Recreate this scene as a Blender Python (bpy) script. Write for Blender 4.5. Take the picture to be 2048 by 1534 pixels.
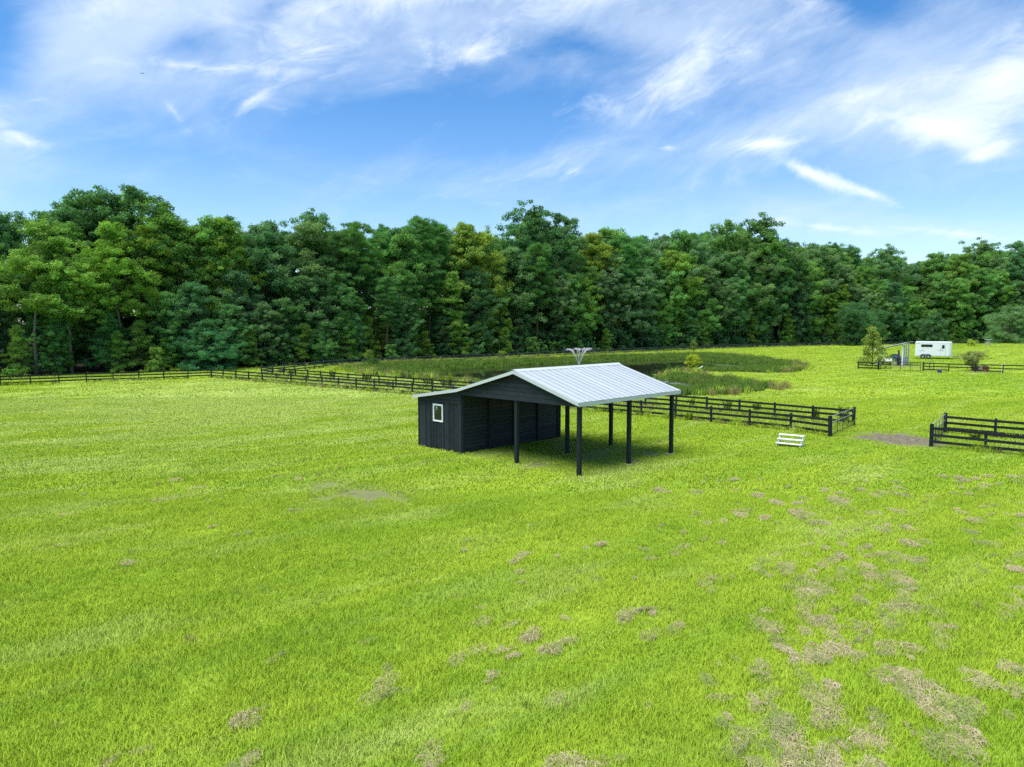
import bpy, bmesh, math, random
import numpy as np
from mathutils import Vector, Matrix

random.seed(7)
rng = np.random.default_rng(11)
scene = bpy.context.scene
for o in list(bpy.data.objects):
    bpy.data.objects.remove(o)

# ------------------------------------------------------------------ camera
CAM_H, FPX = 6.5, 1421.0
PITCH = math.radians(4.79)
cam = bpy.data.cameras.new('camera')
cam.sensor_width = 36.0
cam.lens = FPX / 2048 * 36.0
cam.clip_start, cam.clip_end = 0.3, 6000
camo = bpy.data.objects.new('camera', cam)
scene.collection.objects.link(camo)
camo.location = (0, 0, CAM_H)
camo.rotation_euler = (math.pi / 2 - PITCH, 0, 0)
scene.camera = camo

# ------------------------------------------------------------------ world, sun, exposure
SUN_EL, SUN_AZ = math.radians(68), math.radians(240)   # azimuth clockwise from +Y (behind-left of the camera)
EXPOSURE = 1.55


class NT:
    """tiny expression helper on a node tree"""
    def __init__(self, tree):
        self.t = tree

    def n(self, kind, **kw):
        x = self.t.nodes.new(kind)
        for k, v in kw.items():
            setattr(x, k, v)
        return x

    def link(self, a, b):
        self.t.links.new(a, b)

    def setin(self, sock, v):
        if isinstance(v, bpy.types.NodeSocket):
            self.link(v, sock)
        else:
            sock.default_value = v

    def m(self, op, a, b=None, c=None, clamp=False):
        x = self.n('ShaderNodeMath', operation=op, use_clamp=clamp)
        for i, v in enumerate((a, b, c)):
            if v is not None:
                self.setin(x.inputs[i], v)
        return x.outputs[0]

    def sstep(self, v, lo, hi):
        x = self.n('ShaderNodeMapRange', interpolation_type='SMOOTHSTEP', clamp=True)
        self.setin(x.inputs['Value'], v)
        x.inputs['From Min'].default_value = lo
        x.inputs['From Max'].default_value = hi
        return x.outputs[0]

    def noise(self, vec, scale, detail=4, rough=0.5, dist=0.0):
        x = self.n('ShaderNodeTexNoise')
        if vec is not None:
            self.link(vec, x.inputs['Vector'])
        x.inputs['Scale'].default_value = scale
        x.inputs['Detail'].default_value = detail
        x.inputs['Roughness'].default_value = rough
        x.inputs['Distortion'].default_value = dist
        return x.outputs['Fac']

    def xyz(self, a, b, c):
        x = self.n('ShaderNodeCombineXYZ')
        for i, v in enumerate((a, b, c)):
            self.setin(x.inputs[i], v)
        return x.outputs[0]

    def mix(self, fac, a, b, blend='MIX'):
        x = self.n('ShaderNodeMix', data_type='RGBA', blend_type=blend)
        self.setin(x.inputs[0], fac)
        for s, v in ((x.inputs[6], a), (x.inputs[7], b)):
            if isinstance(v, (tuple, list)) and len(v) == 3:
                v = tuple(v) + (1,)
            self.setin(s, v)
        return x.outputs[2]


def build_world():
    w = bpy.data.worlds.new('World')
    scene.world = w
    w.use_nodes = True
    t = w.node_tree
    t.nodes.clear()
    N = NT(t)
    out = N.n('ShaderNodeOutputWorld')
    bg = N.n('ShaderNodeBackground')
    bg.inputs['Strength'].default_value = 0.072
    N.link(bg.outputs[0], out.inputs['Surface'])
    sky = N.n('ShaderNodeTexSky', sky_type='NISHITA')
    sky.sun_disc = False
    sky.sun_elevation = SUN_EL
    sky.sun_rotation = SUN_AZ
    sky.altitude = 0
    sky.air_density = 1.0
    sky.dust_density = 0.3
    sky.ozone_density = 3.0
    tc = N.n('ShaderNodeTexCoord')
    sep = N.n('ShaderNodeSeparateXYZ')
    N.link(tc.outputs['Generated'], sep.inputs[0])
    X, Y, Z = sep.outputs
    # a richer blue overhead, as a dry clear sky
    hs = N.n('ShaderNodeHueSaturation')
    hs.inputs['Saturation'].default_value = 1.05
    hs.inputs['Value'].default_value = 1.0
    N.link(sky.outputs[0], hs.inputs['Color'])
    zc = N.m('MAXIMUM', Z, 0.0)
    tint = N.mix(N.sstep(zc, 0.02, 0.42), (0.84, 0.88, 0.96), (0.33, 0.66, 0.88))
    skyc = N.mix(1.0, hs.outputs[0], tint, 'MULTIPLY')
    # high cloud sheet: direction projected on a plane overhead
    den = N.m('ADD', zc, 0.16)
    px, py = N.m('DIVIDE', X, den), N.m('DIVIDE', Y, den)
    ca, sa = math.cos(0.5), math.sin(0.5)
    rx = N.m('ADD', N.m('MULTIPLY', px, ca), N.m('MULTIPLY', py, sa))
    ry = N.m('SUBTRACT', N.m('MULTIPLY', py, ca), N.m('MULTIPLY', px, sa))
    warp = N.n('ShaderNodeTexNoise')
    N.link(N.xyz(px, py, 3.1), warp.inputs['Vector'])
    warp.inputs['Scale'].default_value = 1.1
    warp.inputs['Detail'].default_value = 3
    ws = N.n('ShaderNodeSeparateXYZ')
    N.link(warp.outputs['Color'], ws.inputs[0])
    wx = N.m('MULTIPLY', N.m('SUBTRACT', ws.outputs[0], 0.5), 0.9)
    wy = N.m('MULTIPLY', N.m('SUBTRACT', ws.outputs[1], 0.5), 0.9)
    # fibres lie along a slant; worked on the view direction itself so they keep their grain down to the treeline
    c1_, s1_ = math.cos(0.32), math.sin(0.32)
    hx = N.m('ADD', N.m('MULTIPLY', X, c1_), N.m('MULTIPLY', Z, s1_))
    hz = N.m('SUBTRACT', N.m('MULTIPLY', Z, c1_), N.m('MULTIPLY', X, s1_))
    vec = N.xyz(N.m('MULTIPLY_ADD', wx, 0.30, N.m('MULTIPLY', hx, 1.6)), N.m('MULTIPLY', Y, 1.6), N.m('MULTIPLY_ADD', wy, 0.45, N.m('MULTIPLY', hz, 4.2)))
    n1 = N.noise(vec, 2.6, 10, 0.60, 0.35)
    n2 = N.noise(vec, 9.0, 8, 0.68, 0.6)
    soft = N.noise(N.xyz(px, py, 7.7), 0.9, 4, 0.5, 0.3)
    # where the cloud banks of this day stand (tangent coordinates of the sky, front)
    yy = N.m('MAXIMUM', Y, 0.05)
    U, V = N.m('DIVIDE', X, yy), N.m('DIVIDE', Z, yy)
    front = N.sstep(Y, 0.25, 0.6)

    uv = N.xyz(U, V, 0.0)

    def total(lst):
        acc = 0.0
        for pxx, pyy, rx_, ry_, ang, amp in lst:
            mp = N.n('ShaderNodeMapping', vector_type='TEXTURE')
            mp.inputs['Location'].default_value = ((pxx - 1024) / FPX, (648 - pyy) / FPX, 0)
            mp.inputs['Rotation'].default_value = (0, 0, ang)
            mp.inputs['Scale'].default_value = (2.3 * rx_ / FPX, 2.3 * ry_ / FPX, 1)
            N.link(uv, mp.inputs['Vector'])
            gr = N.n('ShaderNodeTexGradient', gradient_type='QUADRATIC_SPHERE')
            N.link(mp.outputs[0], gr.inputs['Vector'])
            acc = N.m('MULTIPLY_ADD', gr.outputs['Fac'], amp * 1.25, acc)
        return N.m('MULTIPLY', acc, front)

    veil = total([
        (330, 60, 330, 130, 0.1, 0.42), (120, 170, 260, 160, 0.3, 0.30), (900, 60, 420, 110, 0.0, 0.36),
        (1380, 90, 330, 150, 0.25, 0.50), (1800, 130, 300, 120, 0.35, 0.34), (1900, 250, 260, 110, 0.1, 0.36),
        (620, 200, 260, 60, 0.12, 0.22), (1500, 270, 420, 45, 0.2, 0.20), (1800, 460, 400, 32, -0.05, 0.30),
        (1850, 380, 300, 60, 0.25, 0.16), (30, 290, 160, 50, -0.3, 0.25),
        (20, 100, 70, 70, 0.4, -0.55), (400, 105, 110, 35, 0.12, -0.35), (760, 240, 240, 50, 0.0, -0.35), (560, 35, 40, 70, -0.2, -0.3), (1180, 120, 110, 28, -0.15, -0.30),
        (1700, 20, 90, 40, -0.3, -0.4), (1090, 240, 130, 60, 0.3, -0.32)])
    puff = total([
        (60, 285, 120, 28, -0.35, 0.50), (640, 125, 110, 60, 0.35, 0.36), (420, 152, 170, 11, -0.06, 0.34), (950, 120, 110, 46, 0.2, 0.44),
        (780, 15, 200, 34, 0.1, 0.36), (250, 30, 160, 40, 0.0, 0.24), (1150, 20, 260, 30, 0.0, 0.34), (1400, 130, 240, 70, 0.35, 0.36),
        (1560, 10, 90, 26, -0.4, 0.34), (1980, 170, 130, 70, 0.5, 0.44), (1860, 275, 150, 36, -0.2, 0.52), (1940, 320, 60, 26, 0.3, 0.4),
        (1720, 205, 170, 18, 0.25, 0.28), (1600, 350, 75, 17, -0.42, 0.46), (1725, 392, 95, 15, -0.33, 0.60), (1530, 297, 75, 12, 0.03, 0.48),
        (1330, 305, 20, 7, 0.1, 0.4), (1145, 350, 45, 9, 0.4, 0.26), (1640, 458, 110, 8, -0.12, 0.36), (1900, 470, 150, 12, -0.1, 0.34),
        (520, 215, 60, 13, 0.55, 0.34), (365, 235, 55, 12, -0.95, 0.30), (100, 215, 60, 9, 0.1, 0.26), (8, 210, 25, 22, 0, .4)])
    def contrast(x, k):
        return N.m('ADD', N.m('MULTIPLY', N.m('SUBTRACT', x, 0.5), k), 0.5)
    n1, n2, soft = contrast(n1, 1.9), contrast(n2, 1.7), contrast(soft, 1.6)
    base_n = N.m('ADD', N.m('MULTIPLY', n1, 0.55), N.m('MULTIPLY', soft, 0.45))
    # cloud of the view's top goes on overhead, thickened unseen to soften shadows
    veil = N.m('MULTIPLY_ADD', N.sstep(zc, 0.33, 0.60), 0.30, veil)
    vm = N.sstep(N.m('ADD', N.m('ADD', base_n, veil), N.m('MULTIPLY', N.m('SUBTRACT', n2, 0.5), 0.22)), 0.42, 1.25)
    back = N.m('MULTIPLY', N.m('SUBTRACT', 1.0, front), 0.10)
    pm = N.sstep(N.m('ADD', N.m('ADD', N.m('MULTIPLY', n1, 0.50), N.m('MULTIPLY', n2, 0.50)), N.m('ADD', puff, back)), 0.62, 1.30)
    c1 = N.mix(N.m('MULTIPLY', vm, 0.68), skyc, (4.0, 4.7, 5.6))
    c2 = N.mix(N.m('MULTIPLY', pm, 0.92), c1, (5.2, 5.6, 6.1))
    N.link(c2, bg.inputs['Color'])


build_world()

sun = bpy.data.lights.new('sun', 'SUN')
sun.energy = 2.0
sun.angle = math.radians(50)
sun.color = (1.0, 0.95, 0.87)
suno = bpy.data.objects.new('sun', sun)
scene.collection.objects.link(suno)
sd = Vector((math.sin(SUN_AZ) * math.cos(SUN_EL), math.cos(SUN_AZ) * math.cos(SUN_EL), math.sin(SUN_EL)))
suno.rotation_euler = sd.to_track_quat('Z', 'Y').to_euler()
suno.location = sd * 60

vs = scene.view_settings
vs.view_transform = 'Standard'
vs.look = 'None'
vs.gamma = 1.0
vs.exposure = EXPOSURE
cy = scene.cycles
cy.max_bounces = 4
cy.diffuse_bounces = 3
cy.glossy_bounces = 2
cy.transmission_bounces = 4
cy.transparent_max_bounces = 4
cy.caustics_reflective = cy.caustics_refractive = False
cy.use_denoising = False


# ------------------------------------------------------------------ geometry helpers
def ray(px, py):
    a, b = (px - 1024) / FPX, (767 - py) / FPX
    return np.array([a, math.cos(PITCH) + b * math.sin(PITCH), -math.sin(PITCH) + b * math.cos(PITCH)])


def gflat(px, py, z=0.0):
    d = ray(px, py)
    t = (z - CAM_H) / d[2]
    return np.array([d[0] * t, d[1] * t])


def topz(px, py, Y):
    d = ray(px, py)
    return CAM_H + d[2] * Y / d[1]


def to_px(x, y):
    # horizontal picture position of a ground point
    return 1024 + FPX * x / (y * math.cos(PITCH) + CAM_H * math.sin(PITCH))


def poly_sd(poly, X, Y):
    """signed distance (negative inside) of points to a polygon"""
    P = np.asarray(poly)
    d2 = np.full(X.shape, 1e18)
    inside = np.zeros(X.shape, bool)
    n = len(P)
    for i in range(n):
        x0, y0 = P[i]
        x1, y1 = P[(i + 1) % n]
        ex, ey = x1 - x0, y1 - y0
        t = np.clip(((X - x0) * ex + (Y - y0) * ey) / (ex * ex + ey * ey + 1e-12), 0, 1)
        d2 = np.minimum(d2, (X - x0 - t * ex) ** 2 + (Y - y0 - t * ey) ** 2)
        c = ((y0 > Y) != (y1 > Y)) & (X < (x1 - x0) * (Y - y0) / (y1 - y0 + 1e-12) + x0)
        inside ^= c
    d = np.sqrt(d2)
    return np.where(inside, -d, d)


def line_d(pts, X, Y):
    P = np.asarray(pts)
    d2 = np.full(X.shape, 1e18)
    for i in range(len(P) - 1):
        x0, y0 = P[i]
        x1, y1 = P[i + 1]
        ex, ey = x1 - x0, y1 - y0
        t = np.clip(((X - x0) * ex + (Y - y0) * ey) / (ex * ex + ey * ey), 0, 1)
        d2 = np.minimum(d2, (X - x0 - t * ex) ** 2 + (Y - y0 - t * ey) ** 2)
    return np.sqrt(d2)


_tab = np.random.default_rng(3).random((64, 64))


def vnoise(x, y):
    xi, yi = np.floor(x).astype(int), np.floor(y).astype(int)
    fx, fy = x - xi, y - yi
    fx, fy = fx * fx * (3 - 2 * fx), fy * fy * (3 - 2 * fy)
    a = _tab[xi % 64, yi % 64]
    b = _tab[(xi + 1) % 64, yi % 64]
    c = _tab[xi % 64, (yi + 1) % 64]
    d = _tab[(xi + 1) % 64, (yi + 1) % 64]
    return (a * (1 - fx) + b * fx) * (1 - fy) + (c * (1 - fx) + d * fx) * fy


def fbm(x, y, o=3):
    s, a, t = 0, 0.5, 0
    for i in range(o):
        s = s + a * vnoise(x * 2 ** i + 17.3 * i, y * 2 ** i + 5.1 * i)
        t += a
        a *= 0.5
    return s / t


# ------------------------------------------------------------------ plan of the place (metres, camera over the origin)
def px_poly(lst, z=0.0):
    return [tuple(gflat(a, b, z)) for a, b in lst]


WATER_Z = -0.32
WATER = px_poly([(845, 749), (880, 741), (950, 737), (1050, 730), (1150, 725), (1250, 721), (1370, 718), (1410, 722), (1480, 729),
                 (1548, 741), (1500, 742), (1410, 740.5), (1368, 742), (1330, 746), (1305, 752), (1318, 758), (1420, 776), (1412, 781), (1330, 783),
                 (1100, 776), (950, 760)], WATER_Z)
REED = px_poly([(688, 739), (720, 732), (800, 728), (900, 726), (1000, 722), (1150, 717), (1300, 712), (1385, 709.5), (1450, 712), (1520, 719),
                (1590, 728), (1606, 735), (1590, 744), (1540, 746), (1490, 744), (1400, 743), (1366, 744), (1340, 748), (1420, 757), (1545, 771),
                (1548, 776), (1500, 784), (1440, 789), (1330, 792), (1100, 785), (930, 768), (850, 759), (760, 751)])
EDGE = [(-118, 36), (-95, 58), (-76, 74), (-65, 85), (-58, 93), (-48, 100), (-41, 106), (-33, 114), (-25, 123), (-6, 142), (24, 171), (52, 192),
        (73, 208), (100, 225), (140, 237), (190, 246), (280, 252)]
FOREST = EDGE + [(420, 252), (420, 600), (-420, 600), (-420, 36)]


def hgt(X, Y):
    X, Y = np.asarray(X, float), np.asarray(Y, float)
    h = 2.15 * np.exp(-(((X - 106) / 38) ** 2 + ((Y - 152) / 33) ** 2))
    h = h + 0.05 * (fbm(X * 0.09 + 40, Y * 0.09 + 40) - 0.5)
    return h


def ground(X, Y):
    X, Y = np.asarray(X, float), np.asarray(Y, float)
    d = poly_sd(WATER, X, Y)
    t = np.clip((3.2 - d) / 6.5, 0, 1)
    return hgt(X, Y) - 1.0 * (t * t * (3 - 2 * t)) * (d < 3.2)


def gz(x, y):
    return float(ground(np.array([x]), np.array([y]))[0])


def gt(px, py):
    z = 0.0
    for _ in range(25):
        p = gflat(px, py, z)
        z = 0.5 * z + 0.5 * gz(p[0], p[1])
    return Vector((p[0], p[1], z))


# ------------------------------------------------------------------ materials
def new_mat(name):
    m = bpy.data.materials.new(name)
    m.use_nodes = True
    t = m.node_tree
    t.nodes.clear()
    N = NT(t)
    out = N.n('ShaderNodeOutputMaterial')
    return m, N, out


def principled(N, out, col, rough=0.6, metal=0.0, spec=0.5):
    b = N.n('ShaderNodeBsdfPrincipled')
    if isinstance(col, (tuple, list)):
        b.inputs['Base Color'].default_value = tuple(col[:3]) + (1,)
    else:
        N.link(col, b.inputs['Base Color'])
    N.setin(b.inputs['Roughness'], rough)
    b.inputs['Metallic'].default_value = metal
    b.inputs['Specular IOR Level'].default_value = spec
    N.link(b.outputs[0], out.inputs['Surface'])
    return b


def pos(N):
    return N.n('ShaderNodeNewGeometry').outputs['Position']


def bump(N, b, h, dist=0.01, strength=0.6):
    x = N.n('ShaderNodeBump')
    x.inputs['Distance'].default_value = dist
    x.inputs['Strength'].default_value = strength
    N.link(h, x.inputs['Height'])
    N.link(x.outputs[0], b.inputs['Normal'])


def mat_paint(name, col, rough=0.5, var=0.25, scale=3.0, grain=None, metal=0.0, spec=0.5, bumpd=0.004):
    m, N, out = new_mat(name)
    tc = N.n('ShaderNodeTexCoord')
    oi = N.n('ShaderNodeObjectInfo')
    mp = N.n('ShaderNodeMapping')
    N.link(tc.outputs['Object'], mp.inputs['Vector'])
    if grain:
        mp.inputs['Scale'].default_value = grain
    off = N.n('ShaderNodeVectorMath', operation='ADD')
    N.link(mp.outputs[0], off.inputs[0])
    N.link(N.xyz(N.m('MULTIPLY', oi.outputs['Random'], 37.0), 0.0, N.m('MULTIPLY', oi.outputs['Random'], 11.0)), off.inputs[1])
    n = N.noise(off.outputs[0], scale, 5, 0.6)
    v = N.m('ADD', N.m('MULTIPLY', N.m('SUBTRACT', n, 0.5), var * 2), N.m('ADD', 1.0, N.m('MULTIPLY', N.m('SUBTRACT', oi.outputs['Random'], 0.5), var)))
    c = N.mix(1.0, tuple(col), N.xyz(v, v, v), 'MULTIPLY')
    b = principled(N, out, c, N.m('ADD', rough, N.m('MULTIPLY', N.m('SUBTRACT', n, 0.5), 0.25)), metal, spec)
    bump(N, b, n, bumpd, 0.5)
    return m


def grass_colour(N):
    """position driven green of the meadow, shared by the soil sheet and the blades"""
    p = pos(N)
    big = N.noise(p, 0.045, 3, 0.55)
    mid = N.noise(p, 0.33, 4, 0.6)
    sp = N.n('ShaderNodeSeparateXYZ')
    N.link(p, sp.inputs[0])
    # faint mower swaths
    s = N.m('ADD', N.m('MULTIPLY', sp.outputs[0], -0.61), N.m('MULTIPLY', sp.outputs[1], 0.79))
    l = N.m('ADD', N.m('MULTIPLY', sp.outputs[0], 0.79), N.m('MULTIPLY', sp.outputs[1], 0.61))
    sw = N.noise(N.xyz(s, N.m('MULTIPLY', l, 0.03), 0.0), 0.75, 3, 0.6)
    f = N.m('ADD', N.m('MULTIPLY', big, 0.36), N.m('ADD', N.m('MULTIPLY', mid, 0.24), N.m('MULTIPLY', sw, 0.40)))
    f = N.sstep(f, 0.38, 0.62)
    c = N.mix(f, (0.185, 0.302, 0.024), (0.288, 0.392, 0.036))
    sp2 = N.noise(p, 1.7, 5, 0.65, 0.3)
    c = N.mix(N.m('MULTIPLY', N.sstep(sp2, 0.52, 0.74), 0.55), c, (0.105, 0.205, 0.016))
    c = N.mix(N.m('MULTIPLY', N.sstep(sp2, 0.46, 0.26), 0.35), c, (0.32, 0.39, 0.080))
    # drier, paler turf in streaks and over the left of the paddock
    st = N.noise(N.xyz(N.m('MULTIPLY', s, 1.0), N.m('MULTIPLY', l, 0.22), 4.0), 0.5, 5, 0.62, 0.3)
    dx = N.m('MULTIPLY', N.m('ADD', sp.outputs[0], 24.0), 0.04)
    dy = N.m('MULTIPLY', N.m('SUBTRACT', sp.outputs[1], 60.0), 0.035)
    far = N.m('EXPONENT', N.m('MULTIPLY', N.m('ADD', N.m('MULTIPLY', dx, dx), N.m('MULTIPLY', dy, dy)), -1.0))
    k = N.m('MULTIPLY', N.sstep(N.m('ADD', st, N.m('MULTIPLY', far, 0.24)), 0.50, 0.78), 0.75)
    return N.mix(k, c, (0.350, 0.440, 0.120)), p, mid


def mat_ground():
    m, N, out = new_mat('meadow_soil')
    g, p, mid = grass_colour(N)

    def at(nm):
        a = N.n('ShaderNodeAttribute', attribute_name=nm)
        return a.outputs['Fac']
    fine = N.noise(p, 3.2, 5, 0.65)
    vf = N.noise(p, 14.0, 4, 0.7)
    g = N.mix(1.0, g, (1.08, 1.08, 1.0), 'MULTIPLY')
    col = N.mix(N.m('MULTIPLY', N.sstep(fine, 0.45, 0.75), 0.7), g, (0.12, 0.20, 0.012))
    col = N.mix(N.m('MULTIPLY', N.sstep(vf, 0.5, 0.8), 0.45), col, (0.06, 0.115, 0.008))
    # small bare scuffs spread over the paddock
    sc = N.noise(p, 0.9, 5, 0.62, 0.4)
    col = N.mix(N.m('MULTIPLY', N.sstep(sc, 0.66, 0.74), 0.35), col, (0.15, 0.15, 0.05))
    col = N.mix(N.m('MULTIPLY', N.sstep(at('dirt'), 0.06, 0.34), 0.75), col, (0.135, 0.165, 0.045))
    dirt = N.sstep(N.m('ADD', at('dirt'), N.m('ADD', N.m('MULTIPLY', N.m('SUBTRACT', fine, 0.5), 1.5), N.m('MULTIPLY', N.m('SUBTRACT', vf, 0.5), 0.9))), 0.42, 0.72)
    dcol = N.mix(N.sstep(N.m('ADD', N.m('MULTIPLY', vf, 0.5), N.m('MULTIPLY', fine, 0.5)), 0.36, 0.62), (0.060, 0.052, 0.034), (0.235, 0.205, 0.135))
    col = N.mix(dirt, col, dcol)
    dry = N.m('MULTIPLY', at('dry'), N.sstep(fine, 0.35, 0.6))
    col = N.mix(dry, col, (0.22, 0.20, 0.085))
    col = N.mix(at('reed'), col, (0.085, 0.150, 0.028))
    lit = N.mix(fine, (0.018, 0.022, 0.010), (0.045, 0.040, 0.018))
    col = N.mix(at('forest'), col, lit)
    b = principled(N, out, col, 0.9, 0, 0.15)
    bump(N, b, fine, 0.06, 0.6)
    return m


def mat_blade(name, mode):
    m, N, out = new_mat(name)
    tint = N.n('ShaderNodeAttribute', attribute_name='tint').outputs['Fac']
    if mode == 'grass':
        g, p, mid = grass_colour(N)
        v = N.m('ADD', 1.30, N.m('MULTIPLY', tint, 0.75))
        col = N.mix(1.0, g, N.xyz(v, v, v), 'MULTIPLY')
        tr = (0.29, 0.40, 0.02, 1)
        k = 0.30
    elif mode == 'hay':
        col = N.mix(tint, (0.27, 0.235, 0.125), (0.56, 0.50, 0.31))
        tr = (0.4, 0.33, 0.18, 1)
        k = 0.15
    elif mode == 'wilt':
        col = N.mix(tint, (0.17, 0.22, 0.07), (0.36, 0.38, 0.18))
        tr = (0.3, 0.33, 0.12, 1)
        k = 0.2
    elif mode == 'reed':
        p = pos(N)
        z = N.noise(p, 0.16, 3, 0.6)
        col = N.mix(tint, (0.062, 0.140, 0.022), (0.155, 0.260, 0.045))
        col = N.mix(N.m('MULTIPLY', N.sstep(z, 0.52, 0.68), 0.3), col, (0.20, 0.19, 0.07))
        tr = (0.12, 0.20, 0.03, 1)
        k = 0.2
    elif mode == 'straw':
        col = N.mix(tint, (0.19, 0.20, 0.05), (0.40, 0.36, 0.15))
        tr = (0.35, 0.33, 0.1, 1)
        k = 0.25
    else:
        col = N.mix(tint, (0.12, 0.22, 0.012), (0.26, 0.38, 0.03))
        tr = (0.2, 0.32, 0.01, 1)
        k = 0.3
    d = N.n('ShaderNodeBsdfDiffuse')
    N.link(col, d.inputs['Color'])
    nv = N.n('ShaderNodeVectorMath', operation='ADD')
    nv.inputs[1].default_value = (0, 0, 1.6)
    N.link(N.n('ShaderNodeNewGeometry').outputs['Normal'], nv.inputs[0])
    nn = N.n('ShaderNodeVectorMath', operation='NORMALIZE')
    N.link(nv.outputs[0], nn.inputs[0])
    N.link(nn.outputs[0], d.inputs['Normal'])
    t2 = N.n('ShaderNodeBsdfTranslucent')
    t2.inputs['Color'].default_value = tr
    mx = N.n('ShaderNodeMixShader')
    mx.inputs[0].default_value = k
    N.link(d.outputs[0], mx.inputs[1])
    N.link(t2.outputs[0], mx.inputs[2])
    N.link(mx.outputs[0], out.inputs['Surface'])
    return m


def mat_leaf():
    m, N, out = new_mat('leaf')
    oi = N.n('ShaderNodeObjectInfo')
    tint = N.n('ShaderNodeAttribute', attribute_name='tint').outputs['Fac']
    warm = N.n('ShaderNodeAttribute', attribute_name='warm').outputs['Fac']
    v = N.m('ADD', 1.3, N.m('MULTIPLY', tint, 2.3))
    c = N.mix(1.0, oi.outputs['Color'], N.xyz(v, v, v), 'MULTIPLY')
    c = N.mix(N.m('MULTIPLY', warm, 0.3), c, N.mix(1.0, c, (1.3, 1.2, 0.8), 'MULTIPLY'))
    b = N.n('ShaderNodeBsdfDiffuse')
    N.link(c, b.inputs['Color'])
    t2 = N.n('ShaderNodeBsdfTranslucent')
    N.link(N.mix(1.0, c, (1.5, 1.6, 0.55), 'MULTIPLY'), t2.inputs['Color'])
    mx = N.n('ShaderNodeMixShader')
    mx.inputs[0].default_value = 0.38
    N.link(b.outputs[0], mx.inputs[1])
    N.link(t2.outputs[0], mx.inputs[2])
    N.link(mx.outputs[0], out.inputs['Surface'])
    return m


def mat_bark(name, a, b_):
    m, N, out = new_mat(name)
    tc = N.n('ShaderNodeTexCoord')
    mp = N.n('ShaderNodeMapping')
    mp.inputs['Scale'].default_value = (6, 6, 1.2)
    N.link(tc.outputs['Object'], mp.inputs['Vector'])
    n = N.noise(mp.outputs[0], 1.6, 5, 0.65)
    b = principled(N, out, N.mix(n, a, b_), 0.85, 0, 0.2)
    bump(N, b, n, 0.05, 0.8)
    return m


def mat_water():
    m, N, out = new_mat('pond_water')
    p = pos(N)
    mp = N.n('ShaderNodeMapping')
    mp.inputs['Scale'].default_value = (1.0, 0.45, 1)
    N.link(p, mp.inputs['Vector'])
    n = N.noise(mp.outputs[0], 1.4, 4, 0.55)
    b = principled(N, out, (0.020, 0.022, 0.012), 0.04, 0, 0.5)
    b.inputs['IOR'].default_value = 1.33
    bump(N, b, n, 0.002, 0.2)
    return m


def mat_glass(name, col):
    m, N, out = new_mat(name)
    b = principled(N, out, col, 0.03, 0, 0.8)
    n = N.noise(pos(N), 1.3, 2, 0.5)
    bump(N, b, n, 0.003, 0.3)
    return m


def mat_roof():
    m, N, out = new_mat('galvanised_roof')
    tc = N.n('ShaderNodeTexCoord')
    oi = N.n('ShaderNodeObjectInfo')
    n = N.noise(tc.outputs['Object'], 2.2, 5, 0.6)
    f = N.noise(tc.outputs['Object'], 30.0, 3, 0.6)
    r = N.m('ADD', 0.90, N.m('MULTIPLY', oi.outputs['Random'], 0.14))
    c = N.mix(n, (0.44, 0.48, 0.49), (0.50, 0.54, 0.55))
    c = N.mix(1.0, c, N.xyz(r, r, r), 'MULTIPLY')
    b = principled(N, out, c, N.m('ADD', 0.34, N.m('MULTIPLY', f, 0.16)), 0.12, 0.5)
    return m


M = {}
M['ground'] = mat_ground()
M['grass'] = mat_blade('grass_blade', 'grass')
M['hay'] = mat_blade('dry_hay', 'hay')
M['wilt'] = mat_blade('wilted_grass', 'wilt')
M['reed'] = mat_blade('reed_blade', 'reed')
M['straw'] = mat_blade('straw_blade', 'straw')
M['fennel'] = mat_blade('fennel_frond', 'fennel')
M['leaf'] = mat_leaf()
M['bark'] = mat_bark('grey_brown_bark', (0.045, 0.036, 0.028), (0.13, 0.11, 0.085))
M['pinebark'] = mat_bark('pine_bark', (0.055, 0.037, 0.027), (0.16, 0.11, 0.085))
M['palebark'] = mat_bark('pale_bark', (0.10, 0.095, 0.08), (0.27, 0.26, 0.22))
M['water'] = mat_water()
M['black'] = mat_paint('black_stained_board', (0.014, 0.018, 0.021), 0.60, 0.35, 2.5, (1.0, 6, 6), spec=0.2)
M['siding'] = mat_paint('charcoal_siding', (0.020, 0.027, 0.032), 0.65, 0.55, 2.0, (1.2, 1.2, 1.2), spec=0.2)
M['post'] = mat_paint('charcoal_post', (0.015, 0.021, 0.025), 0.62, 0.30, 3.0, (5, 5, 1), spec=0.2)
M['white'] = mat_paint('white_paint', (0.78, 0.79, 0.78), 0.45, 0.06, 2.0)
M['fascia'] = mat_paint('white_metal_trim', (0.50, 0.54, 0.54), 0.40, 0.08, 2.0)
M['roof'] = mat_roof()
M['blackmetal'] = mat_paint('black_tube', (0.02, 0.022, 0.025), 0.35, 0.2, 4.0)
M['steel'] = mat_paint('worn_steel_tube', (0.46, 0.48, 0.50), 0.32, 0.15, 6.0, metal=0.7)
M['glass'] = mat_glass('window_glass', (0.012, 0.018, 0.012))
M['concrete'] = mat_paint('concrete', (0.42, 0.41, 0.38), 0.9, 0.2, 6.0)
M['rubber'] = mat_paint('tyre_rubber', (0.018, 0.018, 0.018), 0.8, 0.2, 6.0)
M['trailer'] = mat_paint('trailer_white', (0.74, 0.77, 0.79), 0.28, 0.03, 1.0)
M['grey'] = mat_paint('grey_paint', (0.25, 0.28, 0.30), 0.5, 0.15, 2.0)
M['darkgrey'] = mat_paint('dark_decal', (0.05, 0.06, 0.07), 0.4, 0.1, 2.0)
M['blue'] = mat_paint('navy_plastic', (0.02, 0.035, 0.07), 0.4, 0.15, 2.0)
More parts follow.
